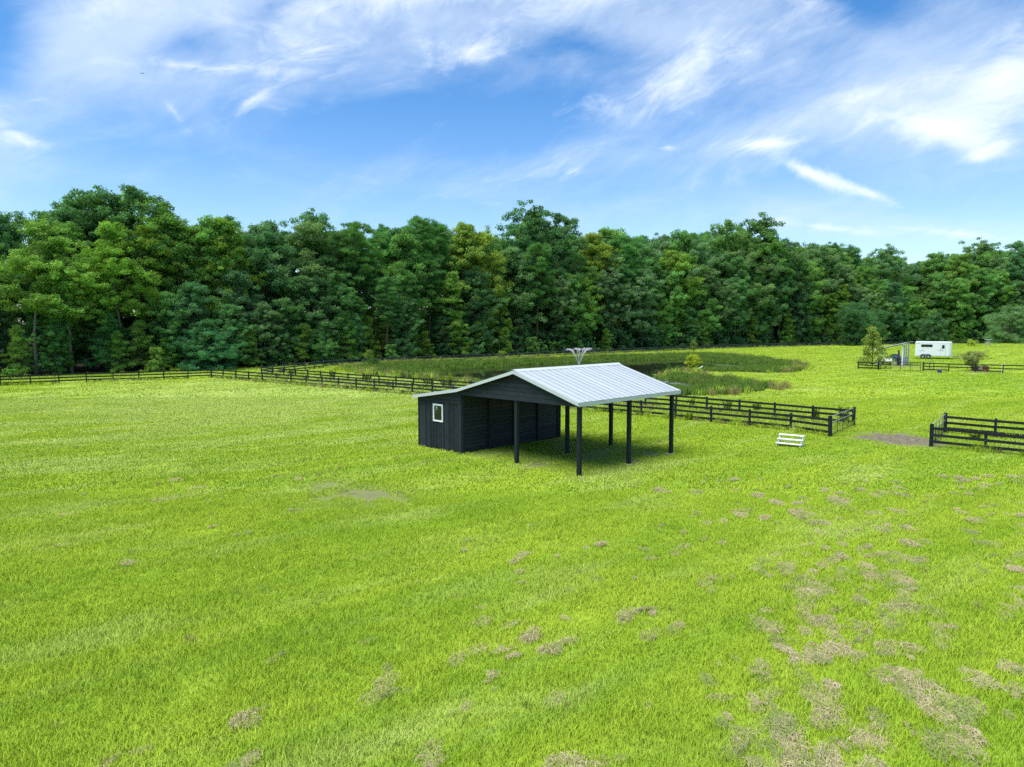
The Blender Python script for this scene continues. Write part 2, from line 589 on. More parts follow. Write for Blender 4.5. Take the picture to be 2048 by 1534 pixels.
M['purple'] = mat_paint('purple_plastic', (0.10, 0.06, 0.38), 0.4, 0.1, 2.0)
M['redwood'] = mat_paint('red_brown_wood', (0.22, 0.055, 0.035), 0.7, 0.3, 3.0)
M['tan'] = mat_paint('old_stone', (0.42, 0.36, 0.27), 0.9, 0.3, 7.0)
M['bluetop'] = mat_paint('pale_blue_top', (0.42, 0.52, 0.60), 0.5, 0.1, 3.0)
M['greyish'] = mat_paint('greyish_board', (0.045, 0.056, 0.062), 0.6, 0.35, 2.5, (1.0, 6, 6), spec=0.3)  # far fence boards, a paler grey-blue than the near ones
M['seam'] = mat_paint('shaded_seam', (0.30, 0.34, 0.37), 0.45, 0.2, 3.0, metal=0.2)  # seam ribs coloured darker to stand in for their shadow side
M['spray'] = mat_paint('white_water', (0.85, 0.88, 0.90), 0.15, 0.03, 3.0)
_t = M['spray'].node_tree
_o = [n for n in _t.nodes if n.type == 'OUTPUT_MATERIAL'][0]
_p = [n for n in _t.nodes if n.type == 'BSDF_PRINCIPLED'][0]
_p.inputs['Alpha'].default_value = 0.62
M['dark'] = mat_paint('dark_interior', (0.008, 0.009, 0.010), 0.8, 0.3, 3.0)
M['red'] = mat_paint('red_cap', (0.5, 0.08, 0.04), 0.5, 0.1, 3.0)
M['greenpl'] = mat_paint('green_plastic', (0.02, 0.20, 0.12), 0.5, 0.1, 3.0)
M['bird'] = mat_paint('dark_feathers', (0.02, 0.02, 0.02), 0.7, 0.2, 3.0)
M['lily'] = mat_paint('floating_leaves', (0.09, 0.16, 0.05), 0.6, 0.3, 1.0)
M['glint'] = mat_paint('pale_water_reflection', (0.20, 0.24, 0.20), 0.5, 0.2, 2.0)  # pale colour that paints reflections onto the pond


# ------------------------------------------------------------------ object helpers
def link(o, parent=None):
    scene.collection.objects.link(o)
    if parent is not None:
        o.parent = parent
    return o


def np_mesh(name, verts, faces, mat=None, attrs=None, smooth=False):
    """faces: (n,3) or (n,4) integer array or list of such arrays"""
    me = bpy.data.meshes.new(name)
    verts = np.asarray(verts, np.float32)
    groups = faces if isinstance(faces, list) and len(faces) and isinstance(faces[0], np.ndarray) and faces[0].ndim == 2 else [np.asarray(faces)]
    me.vertices.add(len(verts))
    me.vertices.foreach_set('co', verts.ravel())
    nl = sum(g.size for g in groups)
    np_ = sum(len(g) for g in groups)
    me.loops.add(nl)
    me.polygons.add(np_)
    me.loops.foreach_set('vertex_index', np.concatenate([g.ravel() for g in groups]).astype(np.int32))
    tot = np.concatenate([np.full(len(g), g.shape[1]) for g in groups])
    st = np.concatenate([[0], np.cumsum(tot)[:-1]])
    me.polygons.foreach_set('loop_start', st.astype(np.int32))
    if smooth:
        me.polygons.foreach_set('use_smooth', np.ones(np_, bool))
    for k, v in (attrs or {}).items():
        a = me.attributes.new(k, 'FLOAT', 'POINT')
        a.data.foreach_set('value', np.asarray(v, np.float32))
    me.update(calc_edges=True)
    if mat is not None:
        me.materials.append(mat)
    return me


class MB:
    """collects pieces of ONE part into one mesh"""
    def __init__(self):
        self.v, self.f = [], []

    def add(self, vs, fs):
        k = len(self.v)
        self.v += [tuple(p) for p in vs]
        self.f += [tuple(i + k for i in f) for f in fs]
        return self

    def box(self, c, s, rot=None):
        x, y, z = s[0] / 2, s[1] / 2, s[2] / 2
        vs = [Vector(p) for p in ((-x, -y, -z), (x, -y, -z), (x, y, -z), (-x, y, -z), (-x, -y, z), (x, -y, z), (x, y, z), (-x, y, z))]
        if rot is not None:
            vs = [rot @ p for p in vs]
        c = Vector(c)
        return self.add([p + c for p in vs], [(0, 3, 2, 1), (4, 5, 6, 7), (0, 1, 5, 4), (1, 2, 6, 5), (2, 3, 7, 6), (3, 0, 4, 7)])

    def cbox(self, c, s, b=0.006):
        """box with chamfered edges"""
        bm = bmesh.new()
        bmesh.ops.create_cube(bm, size=1)
        bmesh.ops.scale(bm, vec=s, verts=bm.verts)
        bmesh.ops.bevel(bm, geom=bm.edges[:], offset=b, segments=1, affect='EDGES')
        bmesh.ops.translate(bm, vec=c, verts=bm.verts)
        bm.verts.index_update()
        self.add([v.co[:] for v in bm.verts], [[v.index for v in f.verts] for f in bm.faces])
        bm.free()
        return self

    def prism(self, poly, axis_vec):
        """planar polygon (3D points) pushed along axis_vec"""
        n = len(poly)
        a = [Vector(p) for p in poly]
        b = [p + Vector(axis_vec) for p in a]
        fs = [tuple(range(n))[::-1], tuple(range(n, 2 * n))]
        fs += [(i, (i + 1) % n, n + (i + 1) % n, n + i) for i in range(n)]
        return self.add(a + b, fs)

    def tube(self, pts, rad, seg=6, cap=True):
        pts = [Vector(p) for p in pts]
        rs = rad if isinstance(rad, (list, tuple)) else [rad] * len(pts)
        k = len(self.v)
        up = Vector((0, 0, 1))
        for i, p in enumerate(pts):
            d = (pts[min(i + 1, len(pts) - 1)] - pts[max(i - 1, 0)])
            d.normalize()
            a = d.cross(up)
            if a.length < 0.05:
                a = d.cross(Vector((1, 0, 0)))
            a.normalize()
            b = d.cross(a)
            for j in range(seg):
                t = 2 * math.pi * j / seg
                self.v.append(tuple(p + (a * math.cos(t) + b * math.sin(t)) * rs[i]))
        for i in range(len(pts) - 1):
            for j in range(seg):
                q = k + i * seg
                self.f.append((q + j, q + (j + 1) % seg, q + seg + (j + 1) % seg, q + seg + j))
        if cap:
            self.f.append(tuple(k + j for j in range(seg))[::-1])
            self.f.append(tuple(k + (len(pts) - 1) * seg + j for j in range(seg)))
        return self

    def lathe(self, prof, c=(0, 0, 0), seg=16, axis='Z'):
        k = len(self.v)
        for r, h in prof:
            for j in range(seg):
                t = 2 * math.pi * j / seg
                if axis == 'Z':
                    p = (r * math.cos(t), r * math.sin(t), h)
                else:
                    p = (r * math.cos(t), h, r * math.sin(t))
                self.v.append((p[0] + c[0], p[1] + c[1], p[2] + c[2]))
        for i in range(len(prof) - 1):
            for j in range(seg):
                q = k + i * seg
                self.f.append((q + j, q + (j + 1) % seg, q + seg + (j + 1) % seg, q + seg + j))
        self.f.append(tuple(k + j for j in range(seg))[::-1])
        self.f.append(tuple(k + (len(prof) - 1) * seg + j for j in range(seg)))
        return self

    def mesh(self, name, mat, smooth=False):
        me = bpy.data.meshes.new(name)
        me.from_pydata(self.v, [], self.f)
        bm = bmesh.new()
        bm.from_mesh(me)
        bmesh.ops.recalc_face_normals(bm, faces=bm.faces)
        bm.to_mesh(me)
        bm.free()
        if smooth:
            me.polygons.foreach_set('use_smooth', [True] * len(me.polygons))
        me.materials.append(mat)
        return me

    def build(self, name, mat, parent=None, smooth=False):
        return link(bpy.data.objects.new(name, self.mesh(name, mat, smooth)), parent)


def tag(o, label=None, cat=None, group=None, kind=None):
    if label:
        o['label'] = label
    if cat:
        o['category'] = cat
    if group:
        o['group'] = group
    if kind:
        o['kind'] = kind
    return o


def thing(name, label, cat, loc=(0, 0, 0), rz=0.0, group=None):
    o = bpy.data.objects.new(name, None)
    o.empty_display_size = 0.3
    link(o)
    o.location = loc
    o.rotation_euler = (0, 0, rz)
    return tag(o, label, cat, group)


# ------------------------------------------------------------------ ground sheet, water
def axis(parts):
    out = [parts[0][0]]
    for a, b, st in parts:
        n = max(1, int(round((b - a) / st)))
        out += list(np.linspace(a, b, n + 1)[1:])
    return np.array(out)


XS = axis([(-4000, -1000, 600), (-1000, -300, 100), (-300, -120, 20), (-120, -45, 2.0), (-45, 75, 0.6), (75, 150, 1.5), (150, 400, 20), (400, 1000, 100), (1000, 4000, 600)])
YS = axis([(-3000, -500, 500), (-500, -40, 60), (-40, 5, 3), (5, 60, 0.5), (60, 175, 0.7), (175, 270, 2.5), (270, 800, 40), (800, 4000, 500)])

P_A = gflat(838, 891.5)          # shed: back-left corner on the ground
SH_ANG = math.radians(-44.4)
GX, GY = np.array([math.cos(SH_ANG), math.sin(SH_ANG)]), np.array([-math.sin(SH_ANG), math.cos(SH_ANG)])
U_B, U_M, U_R, V_D = 3.43, 7.2, 10.92, 7.45


def shed_xy(u, v):
    return P_A + GX * u + GY * v


FENCE_FRONT = [(-36.5, 86.0), (-11.8, 67.3), (11.06, 48.5), (16.8, 43.2), (18.4, 40.7)]
FENCE_LEFT = [(-100, 50.5), (-54.5, 74.5), (-36.5, 86.0)]
FENCE_BACK = [(-32.0, 90.5), (-17.2, 77.7), (-4.3, 67.5), (12.8, 54.2), (21.85, 45.1)]
FENCE_FAR = [(-32.0, 90.5), (-28, 106), (-20, 116), (-2.3, 132), (27.6, 161), (50, 180), (75, 197), (102, 213), (135, 224), (190, 234)]
FENCE_PEN_F = [(22.3, 37.4), (34.5, 25.2)]
FENCE_PEN_B = [(25.9, 42.1), (38.5, 30.0)]

DIRT = [  # px centre, radii (m), strength
    (725, 992, 2.1, 0.9, 0.62), (655, 970, 1.4, .6, .52), (1795, 878, 2.2, 1.15, 1.15), (1745, 876, 1.2, .8, .95), (1050, 935, .5, .22, .75), (985, 906, .55, .2, .8), (1072, 931, .45, .18, .8),
    (1265, 922, .6, .25, .8), (1300, 908, .6, .2, .7), (1175, 909, .5, .2, .6), (1340, 909, .3, .2, .5), (1157, 954, .3, .2, .5), (775, 848, 1.0, .35, .5), (800, 983, .7, .3, .5),
    (505, 1182, .55, .2, .55), (575, 1172, .3, .2, .5), (880, 978, .5, .15, .45), (1125, 1088, .5, .15, .45), (1810, 735, 3.0, 1.2, .7), (1870, 742, 4, .8, .55), (1960, 745, 3, .6, .55)]


def dirt_field(X, Y):
    d = np.zeros_like(X)
    for a, b, rx, ry, s in DIRT:
        c = gflat(a, b)
        # ellipse axes along the shed/paddock grain
        dx, dy = X - c[0], Y - c[1]
        q = (dx / rx) ** 2 + (dy / (ry * 2.2)) ** 2
        d = np.maximum(d, s * np.exp(-q * 0.9))
    return d


def under_roof(X, Y):
    dx, dy = X - P_A[0], Y - P_A[1]
    u, v = dx * GX[0] + dy * GX[1], dx * GY[0] + dy * GY[1]
    return (u > -0.1) & (u < 11.3) & (v > -0.3) & (v < 7.6), (u > 0) & (u < U_B) & (v > 0) & (v < V_D)


GXm, GYm = np.meshgrid(XS, YS)
gx, gy = GXm.ravel(), GYm.ravel()
gzv = ground(gx, gy)
fd = poly_sd(FOREST, gx, gy)
wd = poly_sd(WATER, gx, gy)
rd = poly_sd(REED, gx, gy)
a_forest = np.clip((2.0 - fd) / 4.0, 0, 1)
a_dirt = dirt_field(gx, gy)
ur, enc = under_roof(gx, gy)
a_dirt = np.maximum(a_dirt, ur * 0.33)
a_reed = np.clip((0.8 - rd) / 2.5, 0, 1)
lane = np.minimum.reduce([line_d(f, gx, gy) for f in (FENCE_FRONT, FENCE_LEFT, FENCE_BACK, FENCE_FAR, FENCE_PEN_F, FENCE_PEN_B)])
a_dry = 0.55 * np.clip(1 - np.abs(rd - 1.5) / 3.5, 0, 1) + 0.35 * np.clip(1 - lane / 1.2, 0, 1)
ny, nx = GXm.shape
ii = (np.arange(ny - 1)[:, None] * nx + np.arange(nx - 1)[None]).ravel()
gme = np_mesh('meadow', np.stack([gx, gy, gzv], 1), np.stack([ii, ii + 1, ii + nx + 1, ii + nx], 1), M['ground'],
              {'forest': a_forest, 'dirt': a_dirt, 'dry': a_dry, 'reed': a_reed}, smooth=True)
g_o = link(bpy.data.objects.new('ground', gme))
tag(g_o, 'mown yellow green paddock grass ground around the black run-in shed', 'ground', kind='structure')

wm = MB()
wm.add([(x, y, WATER_Z) for x, y in WATER], [tuple(range(len(WATER)))])
# sheet reaches under the banks
WX = [tuple(np.array(p) + (np.array(p) - np.mean(WATER, 0)) * 0.0) for p in WATER]
water = wm.build('pond_water', M['water'])
tag(water, 'dark still water of the farm pond behind the shed', 'pond', kind='structure')


# ------------------------------------------------------------------ scatter of uncountable growth
def scatter(name, P, rotz, tilt, scl, pick, protos, label, cat):
    col = bpy.data.collections.new(name + '_sprigs')
    for i, me in enumerate(protos):
        col.objects.link(bpy.data.objects.new('%s_sprig' % name, me))
    n = len(P)
    me = bpy.data.meshes.new(name)
    me.vertices.add(n)
    me.vertices.foreach_set('co', np.asarray(P, np.float32).ravel())
    a = me.attributes.new('rot', 'FLOAT_VECTOR', 'POINT')
    a.data.foreach_set('vector', np.stack([tilt, np.zeros(n), rotz], 1).astype(np.float32).ravel())
    a = me.attributes.new('scl', 'FLOAT_VECTOR', 'POINT')
    a.data.foreach_set('vector', np.asarray(scl, np.float32).ravel())
    a = me.attributes.new('pick', 'INT', 'POINT')
    a.data.foreach_set('value', np.asarray(pick, np.int32))
    o = link(bpy.data.objects.new(name, me))
    ng = bpy.data.node_groups.new(name + '_scatter', 'GeometryNodeTree')
    ng.interface.new_socket('Geometry', in_out='INPUT', socket_type='NodeSocketGeometry')
    ng.interface.new_socket('Geometry', in_out='OUTPUT', socket_type='NodeSocketGeometry')
    nd = ng.nodes
    gi, go = nd.new('NodeGroupInput'), nd.new('NodeGroupOutput')
    ip = nd.new('GeometryNodeInstanceOnPoints')
    ci = nd.new('GeometryNodeCollectionInfo')
    ci.inputs['Collection'].default_value = col
    ci.inputs['Separate Children'].default_value = True
    ci.inputs['Reset Children'].default_value = True
    ip.inputs['Pick Instance'].default_value = True

    def na(nm, dt):
        x = nd.new('GeometryNodeInputNamedAttribute')
        x.data_type = dt
        x.inputs['Name'].default_value = nm
        return x.outputs['Attribute']
    L = ng.links.new
    L(gi.outputs[0], ip.inputs['Points'])
    L(ci.outputs[0], ip.inputs['Instance'])
    L(na('pick', 'INT'), ip.inputs['Instance Index'])
    e2r = nd.new('FunctionNodeEulerToRotation')
    L(na('rot', 'FLOAT_VECTOR'), e2r.inputs[0])
    L(e2r.outputs[0], ip.inputs['Rotation'])
    L(na('scl', 'FLOAT_VECTOR'), ip.inputs['Scale'])
    L(ip.outputs[0], go.inputs[0])
    md = o.modifiers.new('scatter', 'NODES')
    md.node_group = ng
    return tag(o, label, cat, kind='stuff')


def blade_patch(name, n, radius, h0, h1, w, lean, mat, seed, droop=0.5):
    """tuft of curved two-segment blades"""
    r = np.random.default_rng(seed)
    rr = radius * np.sqrt(r.random(n))
    th = r.random(n) * 2 * np.pi
    bx, by = rr * np.cos(th), rr * np.sin(th)
    h = h0 + (h1 - h0) * r.random(n)
    fa = r.random(n) * 2 * np.pi
    la = r.random(n) * 2 * np.pi
    ln = lean * h * (0.2 + r.random(n))
    dx, dy = np.cos(la) * ln, np.sin(la) * ln
    sx, sy = np.cos(fa) * w / 2, np.sin(fa) * w / 2
    z0 = np.zeros(n) - 0.02
    V = np.zeros((n, 5, 3))
    V[:, 0] = np.stack([bx - sx, by - sy, z0], 1)
    V[:, 1] = np.stack([bx + sx, by + sy, z0], 1)
    V[:, 2] = np.stack([bx + dx * .4 + sx * .8, by + dy * .4 + sy * .8, h * .6], 1)
    V[:, 3] = np.stack([bx + dx * .4 - sx * .8, by + dy * .4 - sy * .8, h * .6], 1)
    V[:, 4] = np.stack([bx + dx * (1 + droop), by + dy * (1 + droop), h], 1)
    k = np.arange(n)[:, None] * 5
    q = k + np.array([[0, 1, 2, 3]])
    t = k + np.array([[3, 2, 4]])
    tint = np.repeat(np.clip(r.normal(0.45, 0.22, n), 0, 1), 5).reshape(n, 5)
    tint[:, :2] *= 0.7  # blade feet darkened: shade put into the tint
    return np_mesh(name, V.reshape(-1, 3), [q, t], mat, {'tint': tint.ravel()})


def in_view(d0, d1, dens, margin=1.16):
    """random ground points in the wedge the photograph looks along"""
    area = 0.73 * margin * (d1 ** 2 - d0 ** 2)
    n = int(area * dens)
    y = np.sqrt(rng.random(n) * (d1 ** 2 - d0 ** 2) + d0 ** 2)
    x = (rng.random(n) * 2 - 1) * 0.73 * margin * y
    return x, y


def grow_ok(x, y):
    ur_, enc_ = under_roof(x, y)
    ok = ~enc_
    ok &= poly_sd(FOREST, x, y) > 0.5
    ok &= poly_sd(REED, x, y) > -0.5
    d = dirt_field(x, y) + ur_ * 0.22
    ok &= rng.random(len(x)) > np.clip((d - 0.12) * 1.5, 0, 0.93)
    return ok


GP_N = [blade_patch('grass_sprig', 760, 0.62, 0.035, 0.125, 0.010, 0.75, M['grass'], 100 + i) for i in range(7)]
GP_M = [blade_patch('grass_sprig', 480, 0.85, 0.03, 0.10, 0.022, 0.8, M['grass'], 200 + i) for i in range(6)]
GP_F = [blade_patch('grass_sprig', 420, 2.0, 0.02, 0.06, 0.06, 1.4, M['grass'], 300 + i) for i in range(5)]


def grid_view(d0, d1, dens, margin=1.16):
    c = 1 / math.sqrt(dens)
    w = 0.73 * margin * d1
    X, Y = np.meshgrid(np.arange(-w, w, c), np.arange(d0, d1, c))
    x = (X + rng.uniform(-0.45, 0.45, X.shape) * c).ravel()
    y = (Y + rng.uniform(-0.45, 0.45, X.shape) * c).ravel()
    ok = np.abs(x) < 0.73 * margin * y + 1
    return x[ok], y[ok]


def meadow_scatter(name, d0, d1, dens, protos, s0, s1, label):
    x, y = grid_view(d0, d1, dens)
    ok = grow_ok(x, y)
    x, y = x[ok], y[ok]
    n = len(x)
    s = s0 + (s1 - s0) * rng.random(n)
    s *= 0.95 + 0.2 * fbm(x * 0.5, y * 0.5)
    sz = s * (0.55 + 1.0 * fbm(x * 0.7 + 9, y * 0.7 + 3))
    sz = sz * (1 + 0.12 * np.clip((17 - y) / 6, 0, 1))
    thin = np.clip((dirt_field(x, y) + 0.25 * under_roof(x, y)[0]) * 1.4, 0, 1)
    s = s * (1 - 0.55 * thin)
    sz *= np.where(under_roof(x, y)[0], 0.5, 1.0) * (1 - 0.5 * np.clip(dirt_field(x, y), 0, 1))
    P = np.stack([x, y, ground(x, y)], 1)
    return scatter(name, P, rng.random(n) * 6.283, rng.normal(0, 0.03, n), np.stack([s, s, sz], 1), rng.integers(0, len(protos), n), protos, label, 'grass')


meadow_scatter('meadow_grass', 8, 27, 3.0, GP_N, 0.85, 1.15, 'dense green mown grass in the foreground of the paddock')
meadow_scatter('paddock_grass', 27, 62, 1.6, GP_M, 0.85, 1.15, 'short yellow green grass around the black shed')
meadow_scatter('distant_grass', 62, 190, 0.24, GP_F, 0.85, 1.15, 'short bright lawn grass beyond the board fences')


def hay_patch(name, n, radius, seed, mat=None):
    """matted clump of cut dry grass, strands lying in arcs over a low dome"""
    r = np.random.default_rng(seed)
    V, T = [], []
    Q = []
    for i in range(n):
        rr, th = radius * math.sqrt(r.random()), r.random() * 6.283
        cx, cy_ = rr * math.cos(th), rr * math.sin(th)
        dome = 0.10 * (1 - (rr / radius) ** 2) * (0.6 + 0.4 * math.sin(3 * th)) + 0.04
        L = 0.10 + 0.18 * r.random()
        a = r.normal(0.4, 0.9)
        w = 0.004 + 0.004 * r.random()
        t = r.random()
        k = len(V)
        for j, s in enumerate((-0.5, 0, 0.5)):
            aa = a + s * r.normal(0, 0.8)
            x, y = cx + L * s * math.cos(aa), cy_ + L * s * math.sin(aa)
            z = dome * (0.35 + 0.65 * r.random()) - (0.03 if j != 1 else -0.02)
            V += [(x - w * math.sin(aa), y + w * math.cos(aa), z), (x + w * math.sin(aa), y - w * math.cos(aa), z + 0.004)]
            T += [t, t]
        Q += [(k, k + 1, k + 3, k + 2), (k + 2, k + 3, k + 5, k + 4)]
    return np_mesh(name, np.array(V), np.array(Q), mat or M['hay'], {'tint': np.array(T)})


HP = [hay_patch('hay_sprig', 105, 0.26 + 0.05 * i, 400 + i) for i in range(5)] + [hay_patch('hay_sprig', 90, 0.30 + 0.05 * i, 420 + i, M['wilt']) for i in range(3)]


def hay():
    x, y = in_view(8.5, 30, 110, 1.1)
    s_ = x * -0.9 + y * 0.44
    l_ = x * 0.44 + y * 0.9
    n = fbm(s_ * 2.1 + 3 + 0.5 * np.sin(l_ * 2.1), l_ * 1.0 + 1 + 0.4 * np.sin(s_ * 2.7), 5)
    n = 0.55 * fbm(s_ * 4.6 + 13, l_ * 2.6 + 5, 3) + 0.45 * n
    n = 0.5 + (n - 0.5) * 1.35
    band = fbm(s_ * 0.45 + 30, l_ * 0.10 + 7, 2)
    big = fbm(s_ * 0.5 + 11, l_ * 0.3 + 23, 2)
    side = np.clip((x + 3.5 - 0.30 * (y - 10)) / 8.5, 0, 1)
    near = np.clip((27 - y) / 15.0, 0, 1)
    # the strip right of the last swath stays clear
    off = (x - 7.2) - 0.50 * (y - 11)
    clear = np.clip(off / 0.4, 0, 1) * np.clip(1 - (off - 1.2) / .5, 0, 1)
    lvl = 0.780 + rng.normal(0, 0.02, len(x)) + 0.05 * (1 - side) - 0.24 * side * (0.35 + 0.65 * near) - 0.06 * np.clip((12.5 - y) / 3, 0, 1) + 0.2 * clear - (band - 0.5) * 0.20 - (big - 0.5) * 0.14
    ok = rng.random(len(x)) < np.clip((n - lvl + 0.05) / 0.22, 0, 1) ** 1.2 * 0.75
    x, y, n, lvl = x[ok], y[ok], n[ok], lvl[ok]
    k = len(x)
    s = 0.20 + 0.42 * rng.random(k) ** 2 + 0.6 * np.clip(n - lvl, 0, .2)
    P = np.stack([x, y, ground(x, y) + 0.055], 1)
    scatter('cut_hay', P, 1.1 + rng.normal(0, 0.5, k), rng.normal(0, 0.12, k), np.stack([s * 1.5, s * 0.8, s * (0.6 + .7 * rng.random(k))], 1),
            rng.integers(0, len(HP), k), HP, 'brown dried clumps of cut hay lying on the foreground grass', 'hay')


hay()

# unmown grass under the boards of every fence, reeds and sedge round the pond
TP = [blade_patch('rank_sprig', 46, 0.22, 0.22, 0.62, 0.020, 0.5, M['grass'], 500 + i) for i in range(4)] + \
     [blade_patch('rank_sprig', 40, 0.2, 0.25, 0.6, 0.018, 0.5, M['straw'], 510)]
RP = [blade_patch('reed_sprig', 60, 0.5, 0.45, 1.1, 0.045, 0.25, M['reed'], 600 + i) for i in range(5)]
SP = [blade_patch('sedge_sprig', 46, 0.45, 0.5, 1.15, 0.04, 0.35, M['straw'], 700 + i) for i in range(3)] + \
     [blade_patch('sedge_sprig', 46, 0.45, 0.4, 1.0, 0.04, 0.4, M['grass'], 710 + i) for i in range(3)]


def along(pts, dens, spread):
    xs, ys = [], []
    for (x0, y0), (x1, y1) in zip(pts[:-1], pts[1:]):
        L = math.hypot(x1 - x0, y1 - y0)
        n = int(L * dens)
        t = rng.random(n)
        nxn, nyn = -(y1 - y0) / L, (x1 - x0) / L
        o = rng.normal(0, spread, n)
        xs.append(x0 + (x1 - x0) * t + nxn * o)
        ys.append(y0 + (y1 - y0) * t + nyn * o)
    return np.concatenate(xs), np.concatenate(ys)


def fence_grass():
    xs, ys = [], []
    for f, dn in ((FENCE_FRONT, 7), (FENCE_BACK, 5), (FENCE_LEFT[1:], 5), (FENCE_FAR, 2.5), (FENCE_PEN_F, 8), (FENCE_PEN_B, 6)):
        x, y = along(f, dn, 0.22)
        xs.append(x)
        ys.append(y)
    # the lane between the two runs is grazed less
    x, y = along([(-31, 88), (12, 51.5), (19.5, 43.5)], 9, 1.3)
    xs.append(x)
    ys.append(y)
    # strip in front of the wood
    e = [p for p in EDGE if -80 < p[0] < 150]
    x, y = along([(p[0] + 2.0, p[1] - 2.0) for p in e], 2.2, 0.9)
    xs.append(x)
    ys.append(y)
    x, y = np.concatenate(xs), np.concatenate(ys)
    keep = fbm(x * 0.6, y * 0.6) > 0.36
    x, y = x[keep], y[keep]
    n = len(x)
    s = 0.55 + 0.6 * rng.random(n)
    scatter('fence_line_grass', np.stack([x, y, ground(x, y)], 1), rng.random(n) * 6.28, rng.normal(0, .1, n), np.stack([s, s, s * (0.6 + .6 * rng.random(n))], 1),
            rng.integers(0, len(TP), n), TP, 'long unmown grass growing under the fence boards', 'grass')


fence_grass()


def turf_tufts():
    x, y = in_view(8.5, 60, 0.55, 1.1)
    ok = grow_ok(x, y) & ~under_roof(x, y)[0] & (fbm(x * 0.35 + 50, y * 0.35, 3) > 0.47)
    x, y = x[ok], y[ok]
    n = len(x)
    s = 0.22 + 0.24 * rng.random(n) ** 2
    scatter('turf_tufts', np.stack([x, y, ground(x, y)], 1), rng.random(n) * 6.28, rng.normal(0, .1, n), np.stack([s * 1.5, s * 1.5, s], 1),
            rng.integers(0, len(TP), n), TP, 'coarser grass tufts dotted through the mown paddock', 'grass')


turf_tufts()


def reeds():
    P = np.array(REED)
    lo, hi = P.min(0) - 3, P.max(0) + 3
    n = int((hi[0] - lo[0]) * (hi[1] - lo[1]) * 4.0)
    x = lo[0] + (hi[0] - lo[0]) * rng.random(n)
    y = lo[1] + (hi[1] - lo[1]) * rng.random(n)
    r, w = poly_sd(REED, x, y), poly_sd(WATER, x, y)
    nz = fbm(x * 0.25, y * 0.25)
    ok = (r < 0.3) & (w > -0.4 + 1.6 * (nz - .5)) & (rng.random(n) < 0.8)
    # sparse and low where they would stand between the paddock and open water
    q = np.sqrt(x * x + y * y)
    fore = np.minimum(poly_sd(WATER, x + x / q * 9, y + y / q * 9), poly_sd(WATER, x + x / q * 15, y + y / q * 15)) < 0
    fore &= (to_px(x, y) < 1340)
    ok &= ~fore | (rng.random(n) < 0.45)
    X, Y = x[ok], y[ok]
    k = len(X)
    s = 0.6 + 0.6 * rng.random(k)
    sz = s * (0.40 + 0.55 * nz[ok]) * np.where(fore[ok], 0.45, 1.0)
    scatter('pond_reeds', np.stack([X, Y, ground(X, Y) - 0.03], 1), rng.random(k) * 6.28, rng.normal(0, .06, k), np.stack([s, s, sz], 1),
            rng.integers(0, len(RP), k), RP, 'dark green rushes crowding the banks of the pond', 'reeds')
    ok = (np.abs(r) < 1.6) & (rng.random(n) < 0.35 * (nz > .4))
    ok &= ~fore | (rng.random(n) < 0.4)
    X, Y = x[ok], y[ok]
    k = len(X)
    s = 0.5 + 0.55 * rng.random(k)
    scatter('pond_sedge', np.stack([X, Y, ground(X, Y) - 0.03], 1), rng.random(k) * 6.28, rng.normal(0, .08, k), np.stack([s, s, s], 1),
            rng.integers(0, len(SP), k), SP, 'pale straw coloured sedge fringing the pond reeds', 'sedge')


reeds()

# ------------------------------------------------------------------ trees
def leaf_cloud(clumps, per, size, seed, flat=0.68, name='crown', up=0.45, aspect=0.66, warm_p=0.04, jit=0.6, shell=0.5):
    """leaf-sized faces spread through clumps (x,y,z,r)"""
    r = np.random.default_rng(seed)
    C = np.asarray(clumps, float)
    w = C[:, 3] ** 2
    cnt = np.maximum(6, (per * w / w.mean())).astype(int)
    idx = np.repeat(np.arange(len(C)), cnt)
    n = len(idx)
    d = r.normal(size=(n, 3))
    d /= np.linalg.norm(d, axis=1)[:, None]
    rad = C[idx, 3] * (shell + (1 - shell) * r.random(n)) * (0.85 + 0.3 * r.random(n))
    p = C[idx, :3] + d * rad[:, None] * np.array([1, 1, flat])
    nrm = d * 0.7 + np.array([0, 0, up]) + r.normal(size=(n, 3)) * jit
    nrm /= np.linalg.norm(nrm, axis=1)[:, None]
    a = np.cross(nrm, r.normal(size=(n, 3)))
    a /= np.linalg.norm(a, axis=1)[:, None] + 1e-9
    b = np.cross(nrm, a)
    s = size * (0.55 + 0.9 * r.random(n))
    a *= s[:, None] * 0.5
    b *= (s * aspect)[:, None] * 0.5
    fold = nrm * (s * 0.12)[:, None]
    V = np.stack([p - a, p - b + fold, p + a, p + b + fold], 1).reshape(-1, 3)
    F = np.arange(n * 4).reshape(n, 4)
    ct = r.random(len(C))
    tint = np.clip(0.55 * ct[idx] + 0.45 * r.random(n), 0, 1)
    wc = (r.random(len(C)) < warm_p) * r.random(len(C))
    warm = np.clip(wc[idx] + (r.random(n) < 0.03) * 0.8, 0, 1)
    return np_mesh(name, V, F, M['leaf'], {'tint': np.repeat(tint, 4), 'warm': np.repeat(warm, 4)})


